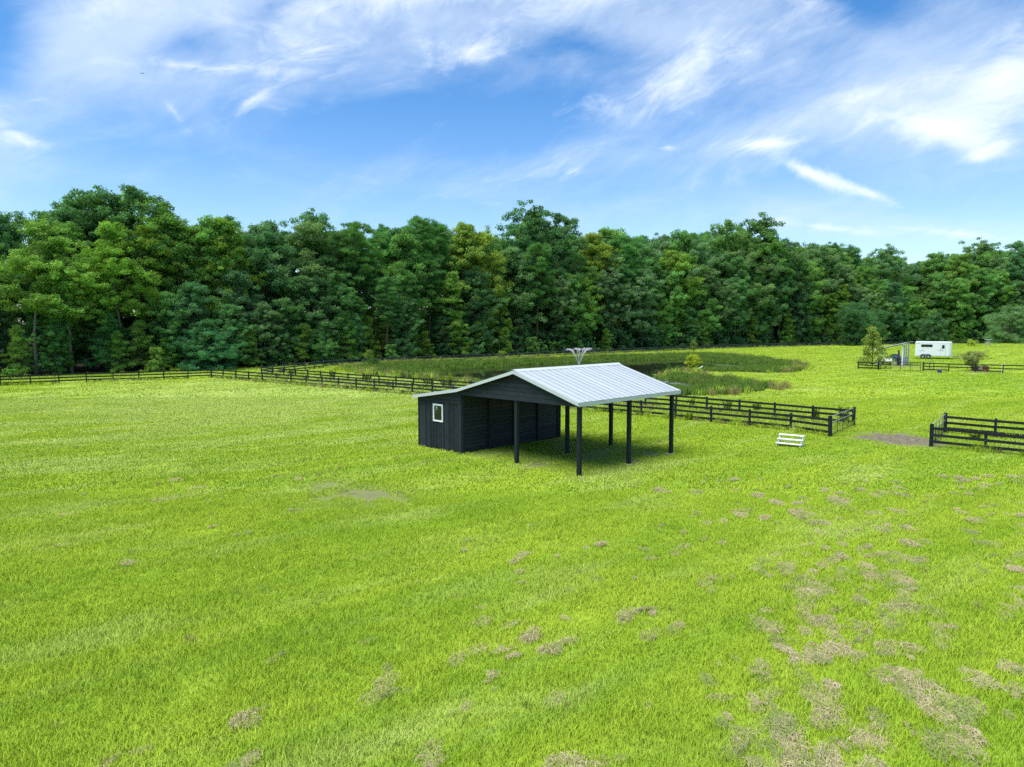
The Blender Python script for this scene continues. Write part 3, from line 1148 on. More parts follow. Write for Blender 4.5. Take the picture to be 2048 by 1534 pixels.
def needle_cloud(clumps, per, length, seed, name='crown', flat=0.55):
    r = np.random.default_rng(seed)
    C = np.asarray(clumps, float)
    w = C[:, 3] ** 2
    cnt = np.maximum(8, (per * w / w.mean())).astype(int)
    idx = np.repeat(np.arange(len(C)), cnt)
    n = len(idx)
    d = r.normal(size=(n, 3))
    d[:, 2] = d[:, 2] * 0.8 + 0.35
    d /= np.linalg.norm(d, axis=1)[:, None]
    p0 = C[idx, :3] + d * (C[idx, 3] * (0.15 + 0.75 * r.random(n)))[:, None] * np.array([1, 1, flat])
    dd = d + r.normal(size=(n, 3)) * 0.45 + np.array([0, 0, 0.25])
    dd /= np.linalg.norm(dd, axis=1)[:, None]
    L = length * (0.6 + 0.8 * r.random(n))
    a = np.cross(dd, r.normal(size=(n, 3)))
    a /= np.linalg.norm(a, axis=1)[:, None] + 1e-9
    wd_ = 0.055 * (0.7 + 0.6 * r.random(n)) * length / 0.42
    V = np.stack([p0 - a * wd_[:, None], p0 + a * wd_[:, None], p0 + dd * L[:, None]], 1).reshape(-1, 3)
    F = np.arange(n * 3).reshape(n, 3)
    ct = r.random(len(C))
    tint = np.clip(0.55 * ct[idx] + 0.45 * r.random(n), 0, 1)
    warm = np.clip((r.random(len(C)) < 0.05)[idx] * 0.6, 0, 1)
    return np_mesh(name, V, F, M['leaf'], {'tint': np.repeat(tint, 3), 'warm': np.repeat(warm, 3)})


def wander(r, h, lean, n=9):
    ph = r.random() * 6
    return [Vector((lean * (i / n) ** 1.5 * math.cos(ph) + 0.10 * math.sin(i * 1.3 + ph), lean * (i / n) ** 1.5 * math.sin(ph) + 0.10 * math.cos(i * 1.1 + ph), h * i / n - (0.3 if i == 0 else 0))) for i in range(n + 1)]


def at_h(tr, h):
    for a, b in zip(tr[:-1], tr[1:]):
        if a.z <= h <= b.z:
            return a.lerp(b, (h - a.z) / (b.z - a.z))
    return tr[-1].copy()


def broad_proto(seed, H=24, base=0.15, R=4.3, nb=34, wide=0.55, leafs=62, size=0.40, bark='bark', loose=1.0, fork=False, clr=(0.60, 1.05), sub=10, trunk_r=0.27):
    r = random.Random(seed)
    tr = wander(r, H * 0.9, 0.8 + 0.8 * r.random())
    tm = MB()
    n = len(tr)
    tm.tube(tr, [trunk_r * (1.25 if i == 0 else 1) * (1 - 0.86 * i / (n - 1)) for i in range(n)], 7)
    cl = []
    for i in range(nb):
        f = (i + r.random()) / nb
        h = base + (1 - base) * f ** 0.9
        # irregular outline: wide in the middle, drawn in at the top, lobed round the stem
        if h < wide:
            pr = 0.62 + 0.38 * (h - base) / (wide - base + 1e-6)
        else:
            pr = math.sqrt(max(0.03, 1 - ((h - wide) / (1.02 - wide)) ** 2))
        az = i * 2.39996 + r.gauss(0, 0.5)
        ex = R * pr * (0.32 + 0.92 * r.random()) * (1 + 0.18 * math.sin(2 * az + seed))
        z = H * h - 0.3 + r.gauss(0, 0.7)
        t = at_h(tr, min(z - ex * 0.35, H * 0.88)) if z - ex * 0.35 > 0.3 else at_h(tr, 0.4)
        end = Vector((t.x + math.cos(az) * ex, t.y + math.sin(az) * ex, z - 0.6))
        mid = t.lerp(end, 0.55) + Vector((0, 0, 0.14 * ex + r.gauss(0, .15)))
        rr = 0.035 + 0.11 * (1 - h) * trunk_r / 0.27
        tm.tube([t, mid, end], [rr, rr * 0.62, rr * 0.2], 5, cap=False)
        spread = (0.55 + 0.13 * ex) * loose
        for k in range(sub):
            c = end + Vector((r.gauss(0, spread), r.gauss(0, spread), r.gauss(0.25, spread * 0.55)))
            cl.append((c.x, c.y, c.z, r.uniform(*clr)))
        for k in range(2):
            c = t.lerp(end, 0.45 + 0.4 * r.random()) + Vector((r.gauss(0, .5), r.gauss(0, .5), 0.4 + r.gauss(0, .3)))
            cl.append((c.x, c.y, c.z, r.uniform(clr[0] * .8, clr[1] * .9)))
        tip = end + Vector((r.gauss(0, .3), r.gauss(0, .3), 0.5))
        tm.tube([end, tip], [rr * 0.22, 0.01], 4, cap=False)
    for k in range(6):
        c = at_h(tr, H * 0.9) + Vector((r.gauss(0, 0.7), r.gauss(0, 0.7), r.uniform(-0.6, H * 0.08)))
        cl.append((c.x, c.y, c.z, r.uniform(*clr) * 0.8))
    return tm.mesh('trunk', M[bark], True), leaf_cloud(cl, leafs * 1.35, size * 0.74, seed, shell=0.35), H


def pine_proto(seed, H=26, base=0.38, R=3.1, nb=40, per=85, length=0.46, trunk_r=0.24, young=False):
    r = random.Random(seed)
    tr = wander(r, H * 0.97, 0.5)
    tm = MB()
    n = len(tr)
    tm.tube(tr, [trunk_r * (1 - 0.85 * i / (n - 1)) for i in range(n)], 7)
    cl = []
    for i in range(nb):
        f = (i + r.random()) / nb
        h = base + (0.985 - base) * f
        if young:
            ex = R * (1.05 - f) * (0.7 + 0.5 * r.random())
        else:
            ex = R * (math.sqrt(max(0.02, 1 - ((f - 0.42) / 0.62) ** 2))) * (0.55 + 0.6 * r.random())
            if f < 0.25 and r.random() < 0.3:
                continue
        az = i * 2.39996 + r.gauss(0, 0.4)
        t = at_h(tr, H * h * 0.97)
        end = t + Vector((math.cos(az) * ex, math.sin(az) * ex, ex * (0.25 if f > 0.3 else -0.02) + r.gauss(0, .2)))
        rr = 0.018 + 0.05 * (1 - f)
        tm.tube([t, t.lerp(end, 0.5) + Vector((0, 0, 0.05 * ex)), end], [rr, rr * .7, rr * .3], 5, cap=False)
        k = 3 + int(ex * 1.2)
        for j in range(k):
            s = 0.5 + 0.6 * r.random()
            c = t.lerp(end, min(s, 1.08)) + Vector((r.gauss(0, 0.38), r.gauss(0, 0.38), r.gauss(0.15, 0.14)))
            cl.append((c.x, c.y, c.z, r.uniform(0.55, 1.0) * (0.7 if young else 1)))
    c = tr[-1]
    cl += [(c.x + r.gauss(0, .3), c.y + r.gauss(0, .3), c.z + r.uniform(-.5, .5), 0.6) for _ in range(4)]
    return tm.mesh('trunk', M['pinebark'], True), needle_cloud(cl, per, length, seed), H


def shrub_proto(seed, H=3.2, R=1.7, n=26, per=70, size=0.17, multi=4, bark='bark', dome=True):
    r = random.Random(seed)
    tm = MB()
    cl = []
    for k in range(multi):
        a = r.random() * 6.28
        e = Vector((math.cos(a) * R * 0.45, math.sin(a) * R * 0.45, H * 0.75))
        tm.tube([(0.06 * math.cos(a), 0.06 * math.sin(a), -0.2), e * 0.5, e], [0.05, 0.035, 0.01], 5, cap=False)
    for i in range(n):
        f = (i + .5) / n
        az = i * 2.39996
        z = H * (0.12 + 0.82 * r.random())
        pr = math.sqrt(max(0.08, 1 - (abs(z / H - 0.42) / 0.62) ** 2))
        ex = R * pr * math.sqrt(r.random()) * (0.8 + .35 * r.random())
        cl.append((math.cos(az) * ex, math.sin(az) * ex, z, r.uniform(0.16, 0.30) * (H / 3.2) * 1.35))
        if i % 3 == 0:
            tm.tube([(0, 0, z * 0.35), (math.cos(az) * ex, math.sin(az) * ex, z)], [0.02, 0.006], 4, cap=False)
    return tm.mesh('trunk', M[bark], True), leaf_cloud(cl, per, size, seed, flat=0.8), H


PR = {}
PR['oak'] = [broad_proto(21, H=24, base=0.20, R=4.3, nb=32, wide=0.62, leafs=62, size=0.42, loose=1.1),
             broad_proto(22, H=25, base=0.28, R=4.5, nb=28, wide=0.68, leafs=58, size=0.42, loose=1.25, clr=(.55, 1.0)),
             broad_proto(23, H=23, base=0.12, R=4.0, nb=34, wide=0.5, leafs=60, size=0.40)]
PR['gum'] = [broad_proto(31, H=22, base=0.14, R=3.0, nb=34, wide=0.4, leafs=64, size=0.34, loose=0.85, bark='palebark', clr=(.5, .9), trunk_r=.2),
             broad_proto(32, H=23, base=0.22, R=3.2, nb=30, wide=0.45, leafs=60, size=0.36, loose=0.95, bark='palebark', clr=(.5, .9), trunk_r=.2)]
PR['gum'].append(broad_proto(33, H=22, base=0.42, R=3.3, nb=28, wide=0.6, leafs=60, size=0.34, loose=1.0, bark='palebark', clr=(.5, .9), trunk_r=.24))
PR['mass'] = [broad_proto(41, H=21, base=0.06, R=3.9, nb=42, wide=0.45, leafs=56, size=0.38, sub=7),
              broad_proto(42, H=20, base=0.05, R=3.6, nb=40, wide=0.38, leafs=56, size=0.36, sub=7)]
PR['pine'] = [pine_proto(51), pine_proto(52, H=27, base=0.45, R=3.4), pine_proto(53, H=24, base=0.30, R=2.8, nb=44)]
PR['ypine'] = [pine_proto(61, H=9, base=0.10, R=2.3, nb=30, per=75, length=0.34, trunk_r=0.09, young=True),
               pine_proto(62, H=8, base=0.06, R=2.1, nb=28, per=75, length=0.34, trunk_r=0.09, young=True)]
PR['shrub'] = [shrub_proto(71, H=3.4, R=1.9, n=34, per=90, size=0.20), shrub_proto(72, H=4.2, R=1.8, n=36, per=90, size=0.22), shrub_proto(73, H=3.0, R=2.1, n=34, per=90, size=0.2)]
PR['round'] = [broad_proto(81, H=11, base=0.05, R=5.4, nb=46, wide=0.40, leafs=70, size=0.34, sub=9, clr=(.7, 1.1)),
               broad_proto(82, H=7, base=0.04, R=3.1, nb=36, wide=0.38, leafs=64, size=0.24, sub=8, clr=(.45, .75), trunk_r=.12)]

COL = {
    'dark': (0.046, 0.098, 0.042), 'mid': (0.064, 0.126, 0.038), 'bright': (0.080, 0.138, 0.030), 'yellow': (0.098, 0.142, 0.030),
    'grey': (0.066, 0.113, 0.054), 'pine': (0.046, 0.104, 0.038), 'ypine': (0.064, 0.112, 0.026), 'blue': (0.038, 0.102, 0.042), 'deep': (0.036, 0.080, 0.036)}
WORD = {'dark': 'dark green', 'mid': 'mid green', 'bright': 'bright green', 'yellow': 'yellowing', 'grey': 'grey green', 'pine': 'dark needled', 'ypine': 'olive needled',
        'blue': 'blue green', 'deep': 'deep green'}
NOUN = {'oak': ('broad_tree', 'spreading broadleaf tree'), 'gum': ('slender_tree', 'slender broadleaf tree'), 'mass': ('bushy_tree', 'bushy low-branched tree'),
        'pine': ('pine_tree', 'tall pine'), 'ypine': ('young_pine', 'young pine'), 'shrub': ('shrub', 'shrub'), 'round': ('round_tree', 'rounded tree')}
trng = random.Random(77)


def plant(kind, tone, x, y, h, label=None, group=None, var=None, wide=1.0):
    tm, cm, H = PR[kind][var if var is not None else trng.randrange(len(PR[kind]))]
    s = h / H
    name, noun = NOUN[kind]
    o = thing(name, label, 'shrub' if kind == 'shrub' else 'tree', (x, y, gz(x, y)), trng.random() * 6.283, group)
    sx = s ** 0.6 * wide if s > 0.75 else s * wide * 1.1
    o.scale = (sx, sx * trng.uniform(0.92, 1.08), s)
    t = link(bpy.data.objects.new('trunk', tm), o)
    c = link(bpy.data.objects.new('crown', cm), o)
    b = COL[tone]
    k = trng.uniform(0.9, 1.14)
    g = trng.uniform(0.97, 1.05)
    c.color = (b[0] * k * trng.uniform(0.93, 1.07), b[1] * k * g, b[2] * k * trng.uniform(0.85, 1.2), 1)
    return o


SKY = [(-400, 430), (0, 425), (60, 442), (110, 412), (160, 402), (200, 380), (260, 382), (310, 408), (370, 437), (430, 430), (490, 447), (520, 458), (545, 440),
       (600, 442), (650, 432), (700, 447), (760, 442), (835, 432), (890, 442), (960, 457), (1010, 465), (1060, 424), (1110, 442), (1150, 464), (1230, 456), (1300, 468),
       (1440, 456), (1500, 446), (1545, 466), (1600, 488), (1700, 494), (1790, 508), (1825, 524), (1860, 506), (1960, 490), (2048, 493), (2500, 485)]


def skyl(px):
    return float(np.interp(px, [a for a, b in SKY], [b for a, b in SKY]))


def zone(px):
    for lim, w in ((170, 'at the left end of the wood'), (400, 'in the wood behind the left fence'), (650, 'in the wood behind the fence corner'), (900, 'in the wood left of the pond'),
                   (1100, 'in the wood behind the shed ridge'), (1330, 'in the wood behind the fountain'), (1560, 'in the wood right of the fountain'), (1760, 'in the wood where the far fence ends'),
                   (1920, 'in the wood behind the horse trailer')):
        if px < lim:
            return w
    return 'in the wood behind the grass mound'


def edge_pts(step, off, jitter):
    P = [np.array(p, float) for p in EDGE]
    seg = [np.linalg.norm(b - a) for a, b in zip(P[:-1], P[1:])]
    tot = sum(seg)
    s = trng.random() * step
    out = []
    while s < tot:
        q = s
        for a, b, L in zip(P[:-1], P[1:], seg):
            if q <= L:
                d = (b - a) / L
                n = np.array([-d[1], d[0]])
                p = a + d * q + n * (off + trng.gauss(0, jitter)) + d * trng.gauss(0, jitter)
                out.append(p)
                break
            q -= L
        s += step * trng.uniform(0.75, 1.25)
    return out


# trees one can single out, (picture x, top y, steps behind the edge in m, kind, tone, variant, width, label)
HERO = [
    (18, 416, 12, 'oak', 'dark', 0, 1.0, 'dark broad tree cut by the left edge of the picture skyline'),
    (72, 448, 0.5, 'gum', 'bright', 2, 1.1, 'bright yellow green slender tree nearest the left picture edge'),
    (110, 408, 12, 'gum', 'dark', 1, 1.0, 'dark spiky-topped tree just left of the tallest crown'),
    (205, 381, 10, 'oak', 'dark', 1, 1.15, 'tallest dark oak on the left skyline, its left crown lobe'),
    (265, 384, 12, 'oak', 'dark', 0, 1.15, 'tall dark oak on the left skyline, right of the tallest one'),
    (145, 486, 0.5, 'gum', 'bright', 2, 1.15, 'yellow green forked tree in front of the tall dark oaks at left'),
    (320, 405, 10, 'oak', 'mid', 2, 1.0, 'mid green oak on the right shoulder of the tall left crowns'),
    (372, 432, 7, 'gum', 'mid', 0, 1.1, 'leafy mid green tree with rounded top right of the left oaks'),
    (432, 426, 7, 'gum', 'mid', 1, 1.0, 'open feathery-topped tree left of the sky notch'),
    (470, 437, 6, 'gum', 'bright', 0, 1.0, 'light green narrow tree beside the sky notch at left'),
    (552, 436, 8, 'oak', 'grey', 2, 1.1, 'silvery grey green oak right of the sky notch'),
    (600, 438, 8, 'mass', 'grey', 0, 1.1, 'grey green bushy crown beside the silvery oak'),
    (652, 427, 10, 'oak', 'dark', 1, 1.1, 'dark round-topped oak between the grey oak and the pines'),
    (722, 440, 5, 'pine', 'pine', 1, 1.1, 'pine with bare trunk left of the tallest pine'),
    (838, 428, 6, 'pine', 'pine', 0, 1.25, 'tallest pine, with dense dark crown, left of the yellow tree'),
    (880, 438, 7, 'pine', 'pine', 2, 1.2, 'dark pine touching the yellow tree on its left'),
    (925, 440, 6, 'gum', 'yellow', 0, 1.2, 'yellow tree with pointed top right of the pines'),
    (965, 456, 6, 'mass', 'yellow', 1, 1.0, 'yellow green bushy tree beside the pointed yellow one'),
    (1062, 418, 9, 'oak', 'dark', 1, 1.15, 'tall loose dark oak behind the shed ridge'),
    (1112, 436, 9, 'oak', 'dark', 0, 1.1, 'dark oak on the right shoulder of the tall loose one'),
    (1040, 500, 3, 'oak', 'grey', 0, 1.1, 'pale grey leafy oak in front of the tall loose dark oak'),
    (1188, 460, 7, 'gum', 'yellow', 1, 1.2, 'yellow green crown on the skyline left of the fountain pine'),
    (1232, 452, 9, 'gum', 'bright', 0, 1.2, 'light green crown on the skyline above the fountain'),
    (1252, 470, 4, 'pine', 'pine', 1, 1.3, 'big pine with visible trunk standing above the shed roof'),
    (1352, 500, 3, 'oak', 'bright', 2, 1.1, 'bright green rounded oak right of the big pine'),
    (1352, 455, 9, 'gum', 'mid', 1, 1.1, 'thin-topped tree behind the bright rounded oak'),
    (1440, 448, 9, 'oak', 'mid', 0, 1.0, 'mid green oak left of the big dark crown on the right skyline'),
    (1412, 540, 2, 'oak', 'grey', 1, 1.1, 'silvery grey oak at the wood edge right of the fountain'),
    (1505, 440, 9, 'oak', 'dark', 1, 1.25, 'big dark broad oak that tops the right part of the skyline'),
    (1478, 505, 3, 'oak', 'grey', 0, 1.1, 'grey green oak in front of the big dark skyline oak'),
    (1610, 520, 2, 'mass', 'mid', 0, 1.1, 'full mid green tree where the wood steps forward at right'),
    (1665, 484, 14, 'pine', 'dark', 0, 1.0, 'small dark tuft of a pine on the skyline left of the trailer'),
    (1700, 488, 14, 'pine', 'dark', 2, 1.3, 'rounded dark pine top above the open shed'),
    (1755, 498, 10, 'oak', 'grey', 1, 1.1, 'pale open-topped oak left of the low sky notch'),
    (1862, 500, 10, 'gum', 'mid', 1, 1.2, 'light olive tree right of the low sky notch'),
    (1905, 505, 6, 'gum', 'bright', 0, 1.2, 'yellowish green tree above the horse trailer'),
    (1962, 484, 12, 'oak', 'grey', 1, 1.15, 'tall grey green oak on the skyline above the stone pillar'),
    (2036, 487, 12, 'oak', 'dark', 0, 1.15, 'dark spreading oak at the right end of the skyline'),
]


def edge_at(px, off):
    """point on the wood's edge seen at picture x, stepped off metres in"""
    best = None
    P = [np.array(p, float) for p in EDGE]
    for a, b in zip(P[:-1], P[1:]):
        for k in range(41):
            p = a + (b - a) * k / 40
            d = (b - a) / np.linalg.norm(b - a)
            q = p + np.array([-d[1], d[0]]) * off
            if q[1] < 8:
                continue
            e = abs(to_px(q[0], q[1]) - px)
            if best is None or e < best[0]:
                best = (e, q)
    return best[1]


hero_xy = []
for px_, py_, off, kind, tone, var, wide, lab in HERO:
    q = edge_at(px_, off)
    h = topz(px_, py_, q[1]) - gz(q[0], q[1])
    plant(kind, tone, q[0], q[1], h, lab, None, var, wide)
    hero_xy.append(q)


def tone_for(px, front):
    r = trng.random()
    if px < 420:
        t = [('oak', 'mid', .24), ('gum', 'bright', .20), ('gum', 'mid', .22), ('mass', 'dark', .14), ('oak', 'dark', .20)]
    elif px < 660:
        t = [('mass', 'mid', .22), ('oak', 'grey', .20), ('gum', 'mid', .2), ('oak', 'dark', .22), ('pine', 'pine', .16)]
    elif px < 1000:
        t = [('pine', 'pine', .62), ('mass', 'mid', .12), ('oak', 'dark', .14), ('gum', 'bright', .12)] if front else [('pine', 'pine', .40), ('mass', 'mid', .30), ('oak', 'dark', .20), ('gum', 'mid', .10)]
    elif px < 1250:
        t = [('pine', 'pine', .25), ('oak', 'grey', .2), ('gum', 'bright', .15), ('mass', 'mid', .2), ('oak', 'dark', .2)]
    elif px < 1640:
        t = [('oak', 'mid', .25), ('oak', 'grey', .25), ('oak', 'dark', .15), ('mass', 'mid', .2), ('pine', 'pine', .15)]
    else:
        t = [('oak', 'mid', .22), ('gum', 'bright', .20), ('oak', 'dark', .16), ('mass', 'mid', .22), ('gum', 'bright', .10), ('oak', 'grey', .10)]
    for k, c, p in t:
        r -= p
        if r <= 0:
            return k, c
    return t[0][:2]


ROWS = [(1.5, 5.2, 0.9, 60, 150), (7.0, 5.6, 1.2, 12, 75), (13.5, 6.2, 1.5, 4, 42), (21, 7.0, 1.8, 4, 30), (30, 8.0, 2.0, 6, 30), (41, 8.0, 2.0, 25, 60)]
for ri, (off, step, jit, d0, d1) in enumerate(ROWS):
    for q in edge_pts(step, off, jit):
        if q[1] < 20:
            continue
        px_ = to_px(q[0], q[1])
        if not -190 < px_ < 2240:
            continue
        if min(np.hypot(*(q - hq)) for hq in hero_xy) < (2.6 if ri < 3 else 1.0):
            continue
        kind, tone = tone_for(px_, ri == 0)
        if ri == 5:
            kind, tone = 'mass', 'dark'
        if ri == 0 and trng.random() < (0.28 if not 640 < px_ < 1000 else 0.05):
            kind, tone = 'mass', trng.choice(['dark', 'deep', 'mid'])
        h = topz(px_, skyl(px_) + trng.uniform(d0, d1) * (120.0 / max(q[1], 80)) ** 0.7, q[1])
        h = min(h, 35)
        w = ('in front', 'in second row', 'in third row', 'in fourth row', 'in fifth row', 'in last row')[ri]
        plant(kind, tone, q[0], q[1], h, '%s %s %s, %s' % (WORD[tone], NOUN[kind][1], w, zone(px_)), '%s %ss, row %d, %s' % (WORD[tone], NOUN[kind][1], ri + 1, zone(px_)))

# undergrowth: young pines and shrubs closing the foot of the wood
for q in edge_pts(3.4, -0.3, 0.8) + edge_pts(4.0, 3.5, 1.2) + edge_pts(4.5, 9.0, 1.5) + edge_pts(5.5, 17.0, 1.5) + edge_pts(6.0, 27.0, 1.5) + edge_pts(6.0, 38.0, 1.5) + edge_pts(6.0, 50.0, 1.5):
    if q[1] < 20:
        continue
    px_ = to_px(q[0], q[1])
    if not -150 < px_ < 2200:
        continue
    r = trng.random()
    yp = 0.55 if px_ < 1000 else 0.30
    if r < yp:
        plant('ypine', trng.choice(['ypine', 'ypine', 'pine']), q[0], q[1], trng.uniform(4.5, 10), 'olive young pine in the undergrowth %s' % zone(px_), 'young pines of the undergrowth, %s' % zone(px_))
    elif r < yp + 0.2:
        plant('mass', trng.choice(['deep', 'dark']), q[0], q[1], trng.uniform(6, 11), 'dark bushy sapling in the undergrowth %s' % zone(px_), 'dark saplings of the undergrowth, %s' % zone(px_))
    else:
        tone = trng.choice(['deep', 'dark', 'dark', 'mid', 'blue'])
        plant('shrub', tone, q[0], q[1], trng.uniform(2.5, 5.0), '%s shrub in the undergrowth %s' % (WORD[tone], zone(px_)), '%s shrubs of the undergrowth, %s' % (WORD[tone], zone(px_)))

# single shrubs and trees standing free
FREE = [
    (413, 740, 655, 'round', 'blue', 1, 1.0, 'rounded blue green small tree behind the left fence corner'),
    (314, 744, 694, 'shrub', 'bright', 1, 0.8, 'bright green upright shrub left of the rounded blue green tree'),
    (20, 757, 735, 'shrub', 'mid', 2, 1.0, 'low leafy shrub behind the fence at the left picture edge'),
    (640, 728, 664, 'round', 'dark', 1, 1.0, 'glossy dark bush behind the start of the far fence'),
    (563, 731, 700, 'shrub', 'mid', 0, 1.0, 'yellow tinged bush behind the far fence corner'),
    (1720, 686, 604, 'round', 'deep', 0, 1.0, 'large dark rounded tree behind the open shed'),
    (1867, 689, 628, 'round', 'deep', 0, 0.8, 'dark rounded bush-like tree directly behind the horse trailer'),
    (2018, 688, 612, 'round', 'grey', 0, 1.0, 'big grey green live oak at the right edge behind the stone pillar'),
]
for px_, py_, pt, kind, tone, var, wide, lab in FREE:
    q = gflat(px_, py_)
    if px_ > 1650:
        q = edge_at(px_, -14 if px_ < 1950 else -24)
    h = topz(px_, pt, q[1]) - gz(q[0], q[1])
    plant(kind, tone, q[0], q[1], h, lab, None, var, wide)


# ------------------------------------------------------------------ planted small trees and weeds
def small_tree(px, py, ptop, tone, label, seed, width, stake=True, sparse=1.0, lower=0.25, name='planted_tree', bare=False, size=0.12, flat=0.7, prof='egg', spread=1.0):
    p = gt(px, py)
    if py < 694 and px > 1900:
        p = Vector((96.0, 148.5, gz(96.0, 148.5)))
    h = topz(px, ptop, p.y) - p.z
    o = thing(name, label, 'tree', p)
    r = random.Random(seed)
    tm = MB()
    tm.tube([(0, 0, -0.1), (0.03, 0.02, h * 0.5), (0, 0, h * 0.97)], [0.06, 0.04, 0.012], 6)
    cl = []
    nbr = int(34 * sparse)
    for i in range(nbr):
        f = lower + (1 - lower) * (i + r.random()) / nbr
        az = i * 2.4 + r.gauss(0, .3)
        if prof == 'egg':
            ex = width * math.sqrt(max(0.03, 1 - ((f - 0.55) / 0.5) ** 2))
        elif prof == 'cone':
            ex = width * (1.12 - f) * 1.15
        else:
            ex = width * (0.35 + 0.75 * (f > 0.6)) * (1.15 - 0.4 * f)
        ex *= 0.5 + 0.6 * r.random()
        a = Vector((0, 0, h * max(0.1, f - 0.22)))
        b = Vector((math.cos(az) * ex, math.sin(az) * ex, h * f))
        tm.tube([a, a.lerp(b, .5) + Vector((0, 0, .06 * h)), b], [0.022, 0.015, 0.005], 4, cap=False)
        for k in range(3):
            c = a.lerp(b, 0.55 + 0.5 * r.random()) + Vector((r.gauss(0, .1), r.gauss(0, .1), r.gauss(0, .1))) * spread
            cl.append((c.x, c.y, c.z, r.uniform(.16, .34) * spread))
    t = link(bpy.data.objects.new('trunk', tm.mesh('trunk', M['palebark'] if bare else M['bark'], True)), o)
    c = link(bpy.data.objects.new('crown', leaf_cloud(cl, 26, size, seed, flat=flat)), o)
    c.color = tone + (1,)
    if stake:
        MB().tube([(0.25, -0.1, -0.2), (0.25, -0.1, h * 1.08)], 0.035, 6).build('stake', M['tan'], o)
        MB().tube([(0.25, -0.1, h * 0.55), (0.0, 0, h * 0.57)], 0.012, 4).build('tie', M['grey'], o)
    return o


small_tree(738, 729, 700, (0.065, 0.10, 0.02), 'young staked tree with thin yellow green crown on the left pond bank', 901, 0.95, lower=0.2, sparse=1.0)
small_tree(1385, 741, 708, (0.165, 0.195, 0.02), 'yellow green young tree on the tip of the pond peninsula', 902, 1.0, stake=False, lower=0.3, sparse=1.3)
small_tree(1387, 704, 680, (0.075, 0.095, 0.025), 'thin staked sapling by the far fence behind the peninsula tree', 903, 0.8, stake=True, sparse=.7)
small_tree(1003, 717, 703, (0.08, 0.13, 0.015), 'small bright green sapling in front of the far fence left of the fountain', 904, 0.75, stake=False, lower=.1, sparse=.8)
small_tree(1744, 737, 655, (0.105, 0.135, 0.034), 'loose yellow green tree with pointed top in front of the open shed', 905, 2.3, stake=False, lower=0.10, sparse=1.7, prof='cone', size=0.2, spread=1.6)
small_tree(1944, 742, 702, (0.115, 0.130, 0.048), 'flat-topped sparse ornamental tree behind the garden fence', 906, 2.1, stake=False, lower=0.35, sparse=1.8, prof='umbrella', bare=True, size=0.12, spread=1.1)
small_tree(1943, 693, 680, (0.13, 0.17, 0.03), 'small pale green sapling on the grass mound left of the stone pillar', 907, 1.0, stake=False, lower=0.3, sparse=.4, size=0.16)
small_tree(748, 733, 718, (0.03, 0.07, 0.015), 'dark green bush at the foot of the staked tree on the pond bank', 908, 1.0, stake=False, lower=0.1, sparse=1.0)


def fennel(px, py, ptop, wpx, label, seed):
    p = gt(px, py)
    h = max(0.5, topz(px, ptop, p.y) - p.z)
    R = wpx / 2 * p.y / FPX
    o = thing('dog_fennel', label, 'weed', p, group=None)
    r = random.Random(seed)
    st = MB()
    V, F, T = [], [], []
    for k in range(int(7 + R * 9)):
        a = r.random() * 6.28
        rr = R * math.sqrt(r.random())
        b0 = Vector((rr * 0.5 * math.cos(a), rr * .5 * math.sin(a), 0))
        hh = h * r.uniform(0.6, 1.05)
        b1 = Vector((rr * 1.1 * math.cos(a), rr * 1.1 * math.sin(a), hh))
        st.tube([b0, b0.lerp(b1, .5) + Vector((0, 0, .06)), b1], [0.012, 0.009, 0.004], 4, cap=False)
        for j in range(90):
            f = 0.15 + 0.85 * r.random()
            c = b0.lerp(b1, f)
            d = Vector((r.gauss(0, 1), r.gauss(0, 1), r.gauss(0.7, .5))).normalized()
            L = (0.10 + 0.16 * r.random()) * (1.15 - 0.5 * f) * (0.6 + h * 0.5)
            s = d.cross(Vector((r.gauss(0, 1), r.gauss(0, 1), r.gauss(0, 1)))).normalized() * 0.024
            q = len(V)
            V += [c - s, c + s, c + d * L]
            F.append((q, q + 1, q + 2))
            t = r.random()
            T += [t, t, min(1, t + .2)]
    st.build('stem', M['fennel'], o)
    link(bpy.data.objects.new('fronds', np_mesh('fronds', np.array([tuple(v) for v in V]), np.array(F), M['fennel'], {'tint': np.array(T)})), o)


for i, (a, b, c, w, lab) in enumerate([
    (583, 754, 736, 14, 'small light green weed clump at the left start of the fenced lane'),
    (665, 757, 739, 16, 'bright feathery weed rising over the lane fence left of the pond'),
    (734, 762, 745, 20, 'bright feathery weed in the lane below the staked tree'),
    (858, 770, 752, 28, 'light green feathery weed in the lane nearer the shed'),
    (895, 776, 748, 34, 'largest light green feathery weed beside the shed roof'),
    (1385, 812, 798, 16, 'low feathery weed in the lane right of the last shed post'),
    (1455, 818, 800, 22, 'feathery green weed between the lane fences behind the mounting block'),
    (1515, 822, 803, 18, 'green weed clump in the middle of the right lane'),
    (1632, 838, 814, 14, 'tall thin green weed near the end of the lane'),
    (1688, 846, 812, 30, 'large bright weed beside the steel-topped gate'),
    (1378, 842, 826, 16, 'weed clump at the fence foot behind the right shed posts'),
    (1950, 880, 864, 26, 'feathery weed clump inside the right-hand lane'),
    (532, 731, 712, 10, 'small bright weed by the far fence corner')]):
    fennel(a, b, c, w, lab, 950 + i)

